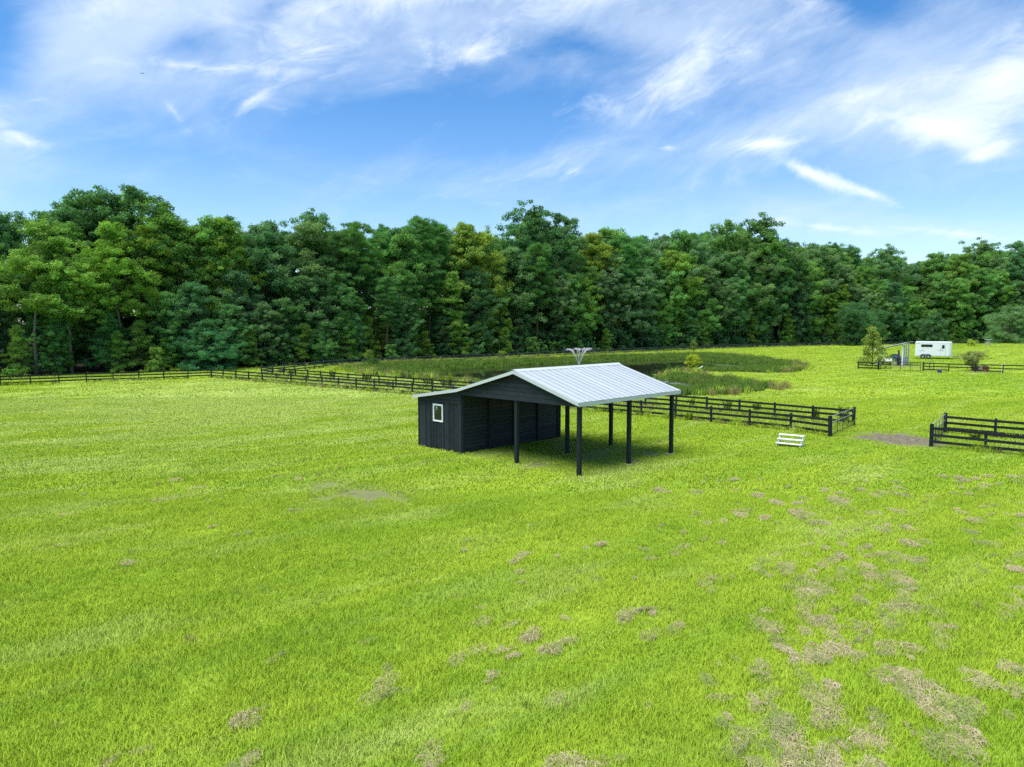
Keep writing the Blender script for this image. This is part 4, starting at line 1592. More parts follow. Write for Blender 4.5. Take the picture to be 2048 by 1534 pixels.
# ------------------------------------------------------------------ the shelter in the paddock
def clip_poly(poly, z0, z1):
    """convex polygon in (u,z) cut to the strip z0..z1"""
    def half(pts, keep, zc):
        out = []
        for i in range(len(pts)):
            a, b = pts[i], pts[(i + 1) % len(pts)]
            ka, kb = keep(a[1]), keep(b[1])
            if ka:
                out.append(a)
            if ka != kb:
                t = (zc - a[1]) / (b[1] - a[1])
                out.append((a[0] + (b[0] - a[0]) * t, zc))
        return out
    p = half(poly, lambda z: z >= z0 - 1e-9, z0)
    if len(p) >= 3:
        p = half(p, lambda z: z <= z1 + 1e-9, z1)
    return p if len(p) >= 3 else None


def build_shelter():
    sh = thing('run_in_shed', 'black open run-in shed with pale metal roof standing in the paddock', 'shed', (P_A[0], P_A[1], 0), SH_ANG)
    RZ = 4.36          # ridge
    KZ = 3.27          # where the lean-to roof starts
    EZ = 3.26          # right eave
    GB = 2.97          # lower edge of the gable boards
    LZ = 2.74          # low eave
    OV = 0.30          # front overhang
    UR = U_M + 0.17    # ridge position

    def roof_z(u):
        if u >= UR:
            return RZ + (EZ - RZ) * (u - UR) / (U_R - UR)
        if u >= U_B:
            return KZ + (RZ - KZ) * (u - U_B) / (UR - U_B)
        return LZ + (KZ - LZ) * u / U_B
    # posts
    pm = {}
    for u, hh in ((U_M, 3.9), (U_R, 3.14), (U_B, 3.0)):
        for k, v in enumerate((0.08, V_D / 2, V_D - 0.08)):
            if u == U_B and k == 1:
                continue
            if hh not in pm:
                pm[hh] = MB().cbox((0, 0, hh / 2 - 0.1), (0.17, 0.17, hh + 0.2), 0.008).mesh('post', M['post'])
            p = link(bpy.data.objects.new('post', pm[hh]), sh)
            p.location = (u, v, 0)
    # footings
    for (u, v) in ((U_R, V_D - 0.08), (U_R, V_D / 2), (U_M, 0.08)):
        m = MB()
        n = 11
        ring = [(u + 0.23 * (1 + 0.25 * math.sin(i * 2.3 + u)) * math.cos(i * 6.283 / n), v + 0.21 * (1 + 0.25 * math.cos(i * 1.7 + v)) * math.sin(i * 6.283 / n)) for i in range(n)]
        m.prism([(a, b, -0.1) for a, b in ring], (0, 0, 0.135 if u == U_R and v > 5 else 0.108))
        m.build('footing', M['concrete'], sh)
    # vertical boards of the closed end
    wx0, wx1, wz0, wz1 = 1.28, 2.06, 1.47, 2.38
    TOPB = 2.47

    def vboard(u0, u1, z0, z1, dv=0.0):
        MB().cbox(((u0 + u1) / 2, -0.012 + dv, (z0 + z1) / 2), (u1 - u0 - 0.008, 0.024, z1 - z0), 0.003).build('siding_board', M['siding'], sh)

    def batten(u, z0, z1):
        MB().cbox((u, -0.036, (z0 + z1) / 2), (0.034, 0.022, z1 - z0), 0.004).build('batten', M['siding'], sh)
    cols = [(0.09, .63), (.63, 1.03), (2.1, 2.5), (2.5, 2.86), (2.86, 3.27)]
    for i, (a, b) in enumerate(cols):
        vboard(a, b, 0.02, TOPB, 0.002 * (i % 2))
    for a, b in ((1.03, 1.26), (1.26, 1.47), (1.47, 1.87), (1.87, 2.1)):
        vboard(a, b, 0.02, wz0 - 0.005)
    vboard(1.03, wx0, wz0, TOPB, 0.002)
    vboard(wx1, 2.1, wz0, TOPB, 0.002)
    vboard(wx0, wx1, wz1, TOPB, 0.003)
    for u in (.63, 1.03, 2.1, 2.5, 2.86):
        batten(u, 0.03, TOPB - 0.01)
    for u in (1.26, 1.47, 1.87):
        batten(u, 0.03, wz0 - 0.03)
    MB().cbox((0.045, -0.02, 1.26), (0.09, 0.05, 2.52), 0.005).build('corner_board', M['siding'], sh)
    MB().cbox((3.36, -0.022, 1.5), (0.17, 0.055, 3.0), 0.005).build('corner_board', M['siding'], sh)
    # window
    win = MB()
    fw = 0.075
    for c, s in ((((wx0 + wx1) / 2, -0.035, wz0 + fw / 2), (wx1 - wx0, 0.07, fw)), (((wx0 + wx1) / 2, -0.035, wz1 - fw / 2), (wx1 - wx0, 0.07, fw)),
                 ((wx0 + fw / 2, -0.035, (wz0 + wz1) / 2), (fw, 0.07, wz1 - wz0 - 2 * fw)), ((wx1 - fw / 2, -0.035, (wz0 + wz1) / 2), (fw, 0.07, wz1 - wz0 - 2 * fw))):
        win.box(c, s)
    wo = win.build('window', M['white'], sh)
    MB().box(((wx0 + wx1) / 2, -0.012, (wz0 + wz1) / 2), (wx1 - wx0 - 2 * fw, 0.008, wz1 - wz0 - 2 * fw)).build('pane', M['glass'], wo)
    st = MB()
    a, b = wx0 + 0.17, wx0 + 0.31
    c, d = wz1 - 0.31, wz1 - 0.13
    for q in (((a + b) / 2, c, b - a, .012), ((a + b) / 2, d, b - a, .012), (a, (c + d) / 2, .012, d - c), (b, (c + d) / 2, .012, d - c), ((a + b) / 2, (c + d) / 2 + .03, .07, .07)):
        st.box((q[0], -0.018, q[1]), (q[2], 0.003, q[3]))
    st.build('sticker', M['bluetop'], wo)
    MB().box((wx1 - fw - 0.07, -0.018, wz1 - fw - 0.05), (0.07, 0.003, 0.05)).build('sticker', M['white'], wo)

    # horizontal boards: band over the closed end, gable, inner wall
    def hboards(poly, z0, dz, v, name='siding_board'):
        zt = max(p[1] for p in poly)
        z, i = z0, 0
        while z < zt:
            q = clip_poly(poly, z + 0.014, min(z + dz, zt))
            if q:
                off = 0.003 * ((i * 7) % 3)
                MB().prism([(p[0], v - off, p[1]) for p in q], (0, -0.024, 0)).build(name, M['siding'], sh)
            z += dz
            i += 1
    e = 0.015
    hboards([(0.0, TOPB), (U_B, TOPB), (U_B, KZ - e), (0.0, LZ - e)], TOPB, 0.20, -0.03)
    hboards([(U_B, GB), (U_R + 0.05, GB), (U_R + 0.05, EZ - 0.06), (UR, RZ - e), (U_B, KZ - e)], GB, 0.205, -0.032)
    # backing of the gable so no light shows through the joints
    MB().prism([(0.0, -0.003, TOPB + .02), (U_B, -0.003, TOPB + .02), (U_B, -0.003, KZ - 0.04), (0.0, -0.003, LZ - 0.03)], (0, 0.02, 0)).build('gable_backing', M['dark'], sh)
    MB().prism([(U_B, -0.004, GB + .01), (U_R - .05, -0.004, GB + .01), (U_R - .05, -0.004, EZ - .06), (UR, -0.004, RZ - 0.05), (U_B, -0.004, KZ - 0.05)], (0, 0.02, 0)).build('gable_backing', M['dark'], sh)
    MB().prism([(U_B, V_D + .02, GB), (U_R, V_D + .02, GB), (U_R, V_D + .02, EZ - .06), (UR, V_D + .02, RZ - 0.05), (U_B, V_D + .02, KZ - 0.05)], (0, 0.02, 0)).build('rear_gable', M['siding'], sh)
    MB().prism([(0.0, V_D + .021, 0.02), (U_B, V_D + .021, 0.02), (U_B, V_D + .021, KZ - 0.06), (0.0, V_D + .021, LZ - 0.05)], (0, 0.02, 0)).build('rear_wall', M['siding'], sh)
    # inner wall of the bay
    vs_ = [0.09, 1.86, 3.72, 5.6, V_D]
    pl = {}
    for k in range(4):
        v0, v1 = vs_[k], vs_[k + 1]
        z, i = 0.05, 0
        while z < 3.15:
            z1 = min(z + 0.19, 3.19)
            key = (round(v1 - v0, 2), round(z1 - z, 3))
            if key not in pl:
                pl[key] = MB().cbox((0, 0, 0), (0.025, v1 - v0 - 0.01, z1 - z - 0.016), 0.003).mesh('siding_board', M['siding'])
            o = link(bpy.data.objects.new('siding_board', pl[key]), sh)
            o.location = (U_B + 0.012 + 0.003 * ((i * 5 + k * 3) % 4), (v0 + v1) / 2, (z + z1) / 2)
            z += 0.19
            i += 1
    for v in vs_[1:]:
        MB().cbox((U_B + 0.075, v, 1.5), (0.10, 0.10, 2.98), 0.006).build('wall_stud', M['post'], sh)
    MB().box((U_B - 0.02, V_D / 2, 1.55), (0.03, V_D, 3.05)).build('wall_backing', M['dark'], sh)
    for k in range(13):
        z0 = 0.04 + k * 0.19
        MB().box((-0.012, V_D / 2, z0 + 0.092), (0.024, V_D, 0.184)).build('siding_board', M['siding'], sh)
    # headers and rafters under the roof
    for u, z in ((U_R, EZ - 0.14), (U_M, 3.75), (U_B, 3.0)):
        MB().cbox((u, V_D / 2, z), (0.10, V_D - 0.2, 0.22), 0.005).build('beam', M['post'], sh)
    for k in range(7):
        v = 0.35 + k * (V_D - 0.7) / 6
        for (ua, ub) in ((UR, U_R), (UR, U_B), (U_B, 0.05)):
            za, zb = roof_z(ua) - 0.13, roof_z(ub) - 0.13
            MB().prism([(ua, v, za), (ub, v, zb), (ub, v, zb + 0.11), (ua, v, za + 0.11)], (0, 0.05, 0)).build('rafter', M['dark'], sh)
    # roof sheets: three slopes, seamed
    ext = 0.26
    sl = (EZ - RZ) / (U_R - UR)
    sl2 = (KZ - LZ) / U_B
    slopes = [((UR, RZ), (U_R + ext, EZ + sl * ext)), ((UR, RZ), (U_B, KZ)), ((U_B, KZ), (-0.20, LZ - sl2 * 0.20))]
    npan = 19
    v0, v1 = -OV, V_D + OV
    pw = (v1 - v0) / npan
    for (a, b) in slopes:
        d = Vector((b[0] - a[0], 0, b[1] - a[1]))
        L = d.length
        d.normalize()
        nrm = Vector((-d.z, 0, d.x))
        if nrm.z < 0:
            nrm = -nrm
        t0, t1 = Vector((a[0], 0, a[1])) + nrm * 0.0, Vector((b[0], 0, b[1]))
        m = MB()
        g = 0.006
        m.prism([t0 + Vector((0, g, 0)), t1 + Vector((0, g, 0)), t1 + Vector((0, pw - g, 0)), t0 + Vector((0, pw - g, 0))], nrm * 0.03)
        # two low stiffening ribs pressed in the sheet
        for f in (0.5,):
            y = pw * f
            m.prism([t0 + nrm * 0.03 + Vector((0, y - 0.02, 0)), t0 + nrm * 0.037 + Vector((0, y, 0)), t0 + nrm * 0.03 + Vector((0, y + 0.02, 0))], d * L)
        pme = m.mesh('roof_panel', M['roof'])
        m = MB()
        m.prism([t0 + nrm * 0.0 + Vector((0, -0.012, 0)), t0 + nrm * 0.05 + Vector((0, -0.010, 0)), t0 + nrm * 0.05 + Vector((0, 0.010, 0)), t0 + Vector((0, 0.012, 0))], d * L)
        rme = m.mesh('roof_seam', M['seam'])
        for k in range(npan):
            o = link(bpy.data.objects.new('roof_panel', pme), sh)
            o.location = (0, v0 + k * pw, 0)
            o.rotation_euler = (0.0, random.uniform(-0.0006, 0.0006), 0)
            if k:
                o = link(bpy.data.objects.new('roof_seam', rme), sh)
                o.location = (0, v0 + k * pw, 0.001)
    MB().prism([(UR - 0.2, v0 - 0.02, roof_z(UR - 0.2) + 0.045), (UR, v0 - 0.02, RZ + 0.085), (UR + 0.2, v0 - 0.02, roof_z(UR + 0.2) + 0.045), (UR, v0 - 0.02, RZ + 0.062)], (0, v1 - v0 + 0.04, 0)).build('ridge_cap', M['fascia'], sh)
    # white edge trim
    hh = 0.125
    for vv, tk in ((v0 - 0.012, -0.03), (v1 + 0.012, 0.03)):
        for (a, b) in ((((UR), RZ), (U_R + ext, EZ + sl * ext)), ((UR, RZ), (U_B, KZ)), ((U_B, KZ), (-0.08, LZ - sl2 * 0.08))):
            MB().prism([(a[0], vv, a[1] + 0.022), (b[0], vv, b[1] + 0.022), (b[0], vv, b[1] - hh), (a[0], vv, a[1] - hh)], (0, tk, 0)).build('rake_trim', M['fascia'], sh)
    ue, ze = U_R + ext, EZ + sl * ext
    MB().box((ue + 0.0, (v0 + v1) / 2, ze - 0.075), (0.03, v1 - v0 + 0.02, 0.15)).build('fascia', M['fascia'], sh)
    MB().box((-0.18, (v0 + v1) / 2, LZ - sl2 * 0.18 - 0.06), (0.03, v1 - v0 - 0.1, 0.10)).build('fascia', M['fascia'], sh)
    # soffit boards of the overhang
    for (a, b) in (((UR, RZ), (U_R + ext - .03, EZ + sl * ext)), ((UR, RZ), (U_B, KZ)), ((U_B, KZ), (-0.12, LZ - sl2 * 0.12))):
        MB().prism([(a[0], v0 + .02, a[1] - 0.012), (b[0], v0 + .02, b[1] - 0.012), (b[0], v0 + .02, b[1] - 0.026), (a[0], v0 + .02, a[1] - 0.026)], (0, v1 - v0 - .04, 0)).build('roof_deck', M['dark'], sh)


build_shelter()


# ------------------------------------------------------------------ board fences
POST_ME = MB().cbox((0, 0, 0.50), (0.12, 0.12, 1.24), 0.01).mesh('post', M['black'])
END_ME = MB().cbox((0, 0, 0.55), (0.17, 0.17, 1.36), 0.012).mesh('post', M['black'])
RAIL_ME = MB().cbox((0.5, 0, 0), (1.0, 0.036, 0.145), 0.003).mesh('rail', M['black'])


def resample(pts, step):
    P = [np.array(p, float) for p in pts]
    seg = [np.linalg.norm(b - a) for a, b in zip(P[:-1], P[1:])]
    tot = sum(seg)
    n = max(1, int(round(tot / step)))
    out = []
    for k in range(n + 1):
        s = tot * k / n
        for a, b, L in zip(P[:-1], P[1:], seg):
            if s <= L + 1e-9:
                out.append(a + (b - a) * (s / L))
                break
            s -= L
        else:
            out.append(P[-1])
    return out


def recolour(me):
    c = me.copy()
    c.materials[0] = M['greyish']
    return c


GREY_ME = {POST_ME: recolour(POST_ME), END_ME: recolour(END_ME), RAIL_ME: recolour(RAIL_ME)}


def fence(pts, label, step=2.62, rails=(0.30, 0.64, 0.98), side=1, big=(), visible=lambda x, y: True, missing=(), greyer=False):
    pick = (lambda m: GREY_ME[m]) if greyer else (lambda m: m)
    q = resample(pts, step)
    q = [p for p in q if visible(p[0], p[1])]
    o = thing('board_fence', label, 'fence', (q[0][0], q[0][1], gz(q[0][0], q[0][1])))
    base = np.array([q[0][0], q[0][1], gz(q[0][0], q[0][1])])
    tops = []
    for i, p in enumerate(q):
        z = gz(p[0], p[1])
        po = link(bpy.data.objects.new('post', pick(END_ME if i in [b % len(q) for b in big] else POST_ME)), o)
        po.location = np.array([p[0], p[1], z]) - base
        d = q[min(i + 1, len(q) - 1)] - q[max(i - 1, 0)]
        po.rotation_euler = (random.gauss(0, 0.012), random.gauss(0, 0.012), math.atan2(d[1], d[0]) + random.gauss(0, 0.03))
        tops.append(np.array([p[0], p[1], z]) - base)
    for i in range(len(q) - 1):
        a, b = tops[i], tops[i + 1]
        d = b - a
        L = float(np.linalg.norm(d))
        ang = math.atan2(d[1], d[0])
        n = np.array([-math.sin(ang), math.cos(ang), 0]) * (0.081 * side)
        for k, h in enumerate(rails):
            if (i, k) in missing:
                continue
            r = link(bpy.data.objects.new('rail', pick(RAIL_ME)), o)
            dz = random.gauss(0, 0.010)
            r.location = a + n + np.array([0, 0, h + dz])
            r.scale = (L - 0.004, 1, 1)
            r.rotation_euler = (random.gauss(0, 0.01), -math.asin(d[2] / L) + random.gauss(0, 0.003), ang)
    return o


def vis(m=260):
    return lambda x, y: y > 5 and -m < to_px(x, y) < 2048 + m


fence(FENCE_LEFT, 'black three-board fence along the left end of the paddock below the wood', side=-1, visible=vis())
fence(FENCE_FRONT, 'long black three-board fence running behind the shed from the corner to the near gate', side=-1, big=(-1,), visible=vis())
fence(FENCE_BACK, 'black board fence on the pond side of the fenced lane', side=-1, big=(-1,), visible=vis())
fence(FENCE_FAR, 'far greyish dark board fence between the pond meadow and the wood', side=-1, greyer=True, visible=vis())
fence(FENCE_PEN_F, 'near black board fence right of the bare dirt patch', side=-1, big=(0,), visible=vis(500))
fence(FENCE_PEN_B, 'black board fence behind the near one at the right edge of the paddock', side=-1, big=(0,), visible=vis(500))


def gate(p0, p1, label, h=1.06, nbar=3, mesh_wire=True, verticals=3, top=M['steel'], lift=0.12, wires=7, r=0.022):
    p0, p1 = Vector((p0[0], p0[1], gz(*p0[:2]))), Vector((p1[0], p1[1], gz(*p1[:2])))
    d = p1 - p0
    L = d.length
    o = thing('metal_gate', label, 'gate', p0, math.atan2(d.y, d.x))
    sl = math.atan2(p1.z - p0.z, L)
    a, b = 0.13, L - 0.13
    fr = MB()
    fr.tube([(a, 0, lift), (a, 0, lift + h)], r)
    fr.tube([(b, 0, lift), (b, 0, lift + h)], r)
    fr.tube([(a, 0, lift), (b, 0, lift)], r)
    fr.build('gate_frame', M['blackmetal'], o, True)
    for z in (lift + h, lift + h * 0.66):
        MB().tube([(a, -0.003, z), (b, -0.003, z)], r).build('gate_bar', top, o, True)
    for k in range(verticals):
        x = a + (b - a) * (k + 1) / (verticals + 1)
        MB().tube([(x, 0, lift), (x, 0, lift + h)], r * 0.8).build('gate_upright', M['blackmetal'], o, True)
    if mesh_wire:
        w = MB()
        for k in range(wires):
            z = lift + h * 0.66 * (k + 0.5) / wires
            w.tube([(a, 0.015, z), (b, 0.015, z)], 0.005, 4)
        nx_ = int((b - a) / 0.16)
        for k in range(nx_):
            x = a + (b - a) * (k + 0.5) / nx_
            w.tube([(x, 0.02, lift), (x, 0.02, lift + h * 0.66)], 0.0035, 4)
        tag(w.build('wire_mesh', M['blackmetal'], o), kind='stuff')
    for z in (lift + 0.2, lift + h - 0.15):
        MB().tube([(0.02, 0, z), (a, 0, z)], 0.018).build('hinge', M['blackmetal'], o)
    return o


gate((18.45, 40.75), (21.85, 45.05), 'black tube gate with bare steel top bars closing the lane beside the mounting block')
gate((22.35, 37.45), (25.85, 42.05), 'narrow black tube gate at the corner of the right-hand fence by the dirt patch', verticals=3)


# ------------------------------------------------------------------ mounting block
def mounting_block():
    c = gt(1580, 893)
    o = thing('mounting_block', 'white wooden three-step mounting block on the grass near the gate', 'mounting block', c, math.radians(-36))
    W, D, H = 1.30, 0.80, 0.60
    rise, run = H / 3, D / 3
    for x in (-W / 2 + 0.06, W / 2 - 0.06):
        pts = []
        for k in range(3):
            pts += [(x, -D / 2 + k * run + 0.03, (k + 1) * rise - 0.03 if k else -0.03)] if k == 0 else []
        prof = [(-D / 2 + 0.03, -0.04), (-D / 2 + 0.03, rise - 0.035), (-D / 2 + run + 0.03, rise - 0.035), (-D / 2 + run + 0.03, 2 * rise - 0.035),
                (-D / 2 + 2 * run + 0.03, 2 * rise - 0.035), (-D / 2 + 2 * run + 0.03, 3 * rise - 0.035), (D / 2 - 0.02, 3 * rise - 0.035), (D / 2 - 0.02, -0.04),
                (D / 2 - 0.28, -0.04), (D / 2 - 0.40, 0.10), (-D / 2 + 0.25, 0.10), (-D / 2 + 0.17, -0.04)]
        MB().prism([(x - 0.02, a, b) for a, b in prof], (0.04, 0, 0)).build('stringer', M['white'], o)
    for k in range(3):
        MB().cbox((0, -D / 2 + (k + 0.5) * run - 0.01, (k + 1) * rise - 0.016), (W, run + 0.03, 0.036), 0.006).build('tread', M['white'], o)
    MB().cbox((0, D / 2 - 0.045, 0.30), (W - 0.16, 0.03, 0.07), 0.004).build('crosspiece', M['white'], o)
    MB().tube([(-W / 2 + 0.1, D / 2 - 0.1, 0.06), (W / 2 - 0.1, D / 2 - 0.1, 0.5)], 0.022, 4).build('brace', M['white'], o)


mounting_block()


# ------------------------------------------------------------------ fountain
def fountain():
    c = gflat(1158, 734, WATER_Z)
    base = Vector((c[0], c[1], WATER_Z))
    o = thing('pond_fountain', 'white water fountain jets spraying up from the pond behind the roof ridge', 'fountain', base)
    fl = MB().lathe([(0.10, -0.05), (0.42, -0.02), (0.44, 0.06), (0.30, 0.12), (0.09, 0.16), (0.08, 0.28)], seg=18)
    fl.build('float', M['blackmetal'], o, True)
    r = random.Random(5)
    H = 2.75
    jets = [(-0.52, 0.0), (-0.42, 0.12), (-0.13, -0.1), (0.02, 0.05), (0.28, 0.12), (0.40, -0.1), (0.53, 0.1)]
    for k, (dx, dy) in enumerate(jets):
        hz = H * (1 - 0.10 * abs(dx)) * (0.9 + 0.12 * r.random())
        m = MB()
        reach = 4.5
        top = 0.5
        pts, rad = [], []
        for i in range(13):
            t = i / 12
            z = 0.25 + hz * (1.6 * t - 0.6 * t * t)
            pts.append((dx * reach * t * 0.62 + r.gauss(0, .008), dy * reach * t * .6, z))
            rad.append(0.026 + 0.008 * math.sin(i * 2.1) - 0.014 * t)
        n_solid = 10
        m.tube(pts[:n_solid], rad[:n_solid], 6)
        for i in range(260):
            t = 0.35 + 0.95 * r.random() ** 0.7
            z = 0.25 + hz * (1.6 * t - 0.6 * t * t) - 0.9 * max(0, t - 0.95) * r.random()
            s = (0.010 + 0.024 * r.random())
            q = Vector((dx * reach * t * 0.62 + r.gauss(0, 0.03 + .10 * t ** 4), dy * reach * t * .6 + r.gauss(0, 0.08), z + r.gauss(0, .05)))
            m.add([q + Vector(p) * s for p in ((1, 0, 0), (-1, 0, 0), (0, 1, 0), (0, -1, 0), (0, 0, 1.8), (0, 0, -1.8))],
                  [(0, 2, 4), (2, 1, 4), (1, 3, 4), (3, 0, 4), (2, 0, 5), (1, 2, 5), (3, 1, 5), (0, 3, 5)])
        m.build('water_jet', M['spray'], o, True)


fountain()


# ------------------------------------------------------------------ horse trailer
def rounded_rect(w, h, r, n=4):
    out = []
    for cx, cy_, a0 in ((w / 2 - r, h / 2 - r, 0), (-w / 2 + r, h / 2 - r, 90), (-w / 2 + r, -h / 2 + r, 180), (w / 2 - r, -h / 2 + r, 270)):
        for k in range(n + 1):
            a = math.radians(a0 + 90 * k / n)
            out.append((cx + r * math.cos(a), cy_ + r * math.sin(a)))
    return out


def horse_trailer():
    p = gt(1866, 717.6)
    o = thing('horse_trailer', 'white two-axle horse trailer with long dark side window parked beyond the garden fence', 'trailer', p, math.radians(-30))
    L, W, Z0, Z1 = 5.5, 2.1, 0.48, 3.0
    # body: plan with rounded nose, roof edge rounded in two steps
    plan = []
    for k in range(7):
        a = math.radians(-90 + 180 * k / 6)
        plan.append((L / 2 - 0.55 + 0.55 * math.cos(a), (W / 2 - 0.0) * math.sin(a)))
    plan += [(-L / 2, W / 2), (-L / 2, -W / 2)]
    m = MB()
    levels = [(Z0, 1.0), (Z1 - 0.16, 1.0), (Z1 - 0.05, 0.985), (Z1, 0.93)]
    n = len(plan)
    vsx = []
    for z, s in levels:
        vsx += [(x * s, y * s, z) for x, y in plan]
    fs = [tuple(range(n))[::-1], tuple(range((len(levels) - 1) * n, len(levels) * n))]
    for i in range(len(levels) - 1):
        fs += [(i * n + j, i * n + (j + 1) % n, (i + 1) * n + (j + 1) % n, (i + 1) * n + j) for j in range(n)]
    m.add(vsx, fs)
    body = m.build('body', M['trailer'], o)
    yf = -W / 2
    # side window: frame and three panes
    wf = MB()
    rr = [(x - 1.02, z + 2.28) for x, z in rounded_rect(1.72, 0.44, 0.1)]
    wf.prism([(x, yf - 0.002, z) for x, z in rr], (0, -0.02, 0))
    wo = wf.build('side_window', M['darkgrey'], o)
    for k in range(3):
        MB().prism([(x - 1.02 - 0.56 + 0.56 * k, yf - 0.022, z + 2.28) for x, z in rounded_rect(0.52, 0.34, 0.05)], (0, -0.008, 0)).build('pane', M['glass'], wo)
    # door with window, handle
    d = MB()
    x0, x1, z0, z1 = 1.02, 1.78, 0.58, 2.62
    d.box(((x0 + x1) / 2, yf - 0.012, (z0 + z1) / 2), (x1 - x0, 0.022, z1 - z0))
    do = d.build('door', M['trailer'], o)
    ed = MB()
    for c, s in ((((x0 + x1) / 2, z0), (x1 - x0, .022)), (((x0 + x1) / 2, z1), (x1 - x0, .022)), ((x0, (z0 + z1) / 2), (.022, z1 - z0)), ((x1, (z0 + z1) / 2), (.022, z1 - z0))):
        ed.box((c[0], yf - 0.026, c[1]), (s[0], 0.006, s[1]))
    ed.build('door_edge', M['grey'], do)
    MB().prism([(x + 1.42, yf - 0.024, z + 2.12) for x, z in rounded_rect(0.38, 0.62, 0.1)], (0, -0.02, 0)).build('door_window', M['glass'], do)
    MB().box((1.12, yf - 0.04, 1.75), (0.10, 0.04, 0.10)).build('handle', M['darkgrey'], do)
    # trim, side stripes, small maker's lettering bar
    MB().box((0, yf - 0.006, Z0 + 0.05), (L - 0.5, 0.012, 0.09)).build('lower_trim', M['steel'], o)
    MB().box((0.0, yf - 0.004, Z1 - 0.2), (L - 0.7, 0.008, 0.03)).build('roof_trim', M['grey'], o)
    MB().prism([(0.45, yf - 0.002, 1.50), (1.0, yf - 0.002, 1.53), (1.0, yf - 0.002, 1.475)], (0, -0.005, 0)).build('side_stripe', M['darkgrey'], o)
    MB().prism([(1.05, yf - 0.0245, 1.53), (1.66, yf - 0.0245, 1.42), (1.3, yf - 0.0245, 1.40), (1.05, yf - 0.0245, 1.48)], (0, -0.006, 0)).build('side_stripe', M['darkgrey'], o)
    MB().prism([(-2.2, yf - 0.002, 1.36), (-1.75, yf - 0.002, 1.47), (-1.3, yf - 0.002, 1.38), (-1.75, yf - 0.002, 1.39)], (0, -0.005, 0)).build('side_stripe', M['darkgrey'], o)
    lt = MB()
    for k, wdt in enumerate((.05, .05, .06, .04, .05, .06)):
        lt.box((-2.58 + k * 0.085, yf - 0.004, 2.66), (wdt, 0.006, 0.09 if k % 2 else 0.07))
    lt.build('side_lettering', M['darkgrey'], o)
    for x in (-1.55, -0.85):
        MB().box((x, yf - 0.01, 1.78), (0.10, 0.03, 0.05)).build('tie_ring', M['grey'], o)
    # fenders and wheels
    for sy in (-1, 1):
        f = MB()
        arc = [(math.cos(math.radians(a)) * 0.47 - 1.55, 0.36 + 0.47 * math.sin(math.radians(a))) for a in range(10, 100, 15)]
        arc2 = [(math.cos(math.radians(a)) * 0.47 - 0.72, 0.36 + 0.47 * math.sin(math.radians(a))) for a in range(80, 171, 15)]
        ring = [(-2.05, 0.42)] + [(-1.55 + 0.5 * math.cos(math.radians(a)), 0.40 + 0.48 * math.sin(math.radians(a))) for a in range(175, 89, -17)] + \
               [(-0.72 + 0.5 * math.cos(math.radians(a)), 0.40 + 0.48 * math.sin(math.radians(a))) for a in range(90, 4, -17)] + [(-0.2, 0.42)]
        inner = [(x * 0.97 + -1.135 * 0.03, z - 0.05) for x, z in ring][::-1]
        f.prism([(x, sy * (W / 2 + 0.002), z) for x, z in ring + inner], (0, sy * 0.24, 0))
        f.build('fender', M['grey'], o)
        for x in (-1.55, -0.72):
            yc = sy * (W / 2 + 0.10)
            w = MB().lathe([(0.20, -0.10), (0.335, -0.10), (0.365, -0.07), (0.365, 0.07), (0.335, 0.10), (0.20, 0.10)], (x, yc, 0.365), 22, 'Y').build('wheel', M['rubber'], o, True)
            MB().lathe([(0.06, -0.125), (0.12, -0.115), (0.20, -0.09), (0.205, 0.09), (0.12, 0.1), (0.06, 0.11)], (x, yc, 0.365), 16, 'Y').build('rim', M['steel'], w)
    # A-frame hitch with jack
    h = MB()
    h.box((L / 2 + 0.3, 0.25, 0.52), (1.3, 0.08, 0.12), Matrix.Rotation(math.radians(-18), 3, 'Z'))
    h.box((L / 2 + 0.3, -0.25, 0.52), (1.3, 0.08, 0.12), Matrix.Rotation(math.radians(18), 3, 'Z'))
    h.box((L / 2 + 0.98, 0, 0.53), (0.25, 0.12, 0.1))
    ho = h.build('hitch', M['steel'], o)
    MB().tube([(L / 2 + 0.75, -0.05, 0.0), (L / 2 + 0.75, -0.05, 0.95)], 0.035, 8).build('jack', M['grey'], ho)
    MB().box((L / 2 - 0.3, yf + 0.06, 0.66), (0.9, 0.04, 0.04)).build('step', M['steel'], o)


horse_trailer()


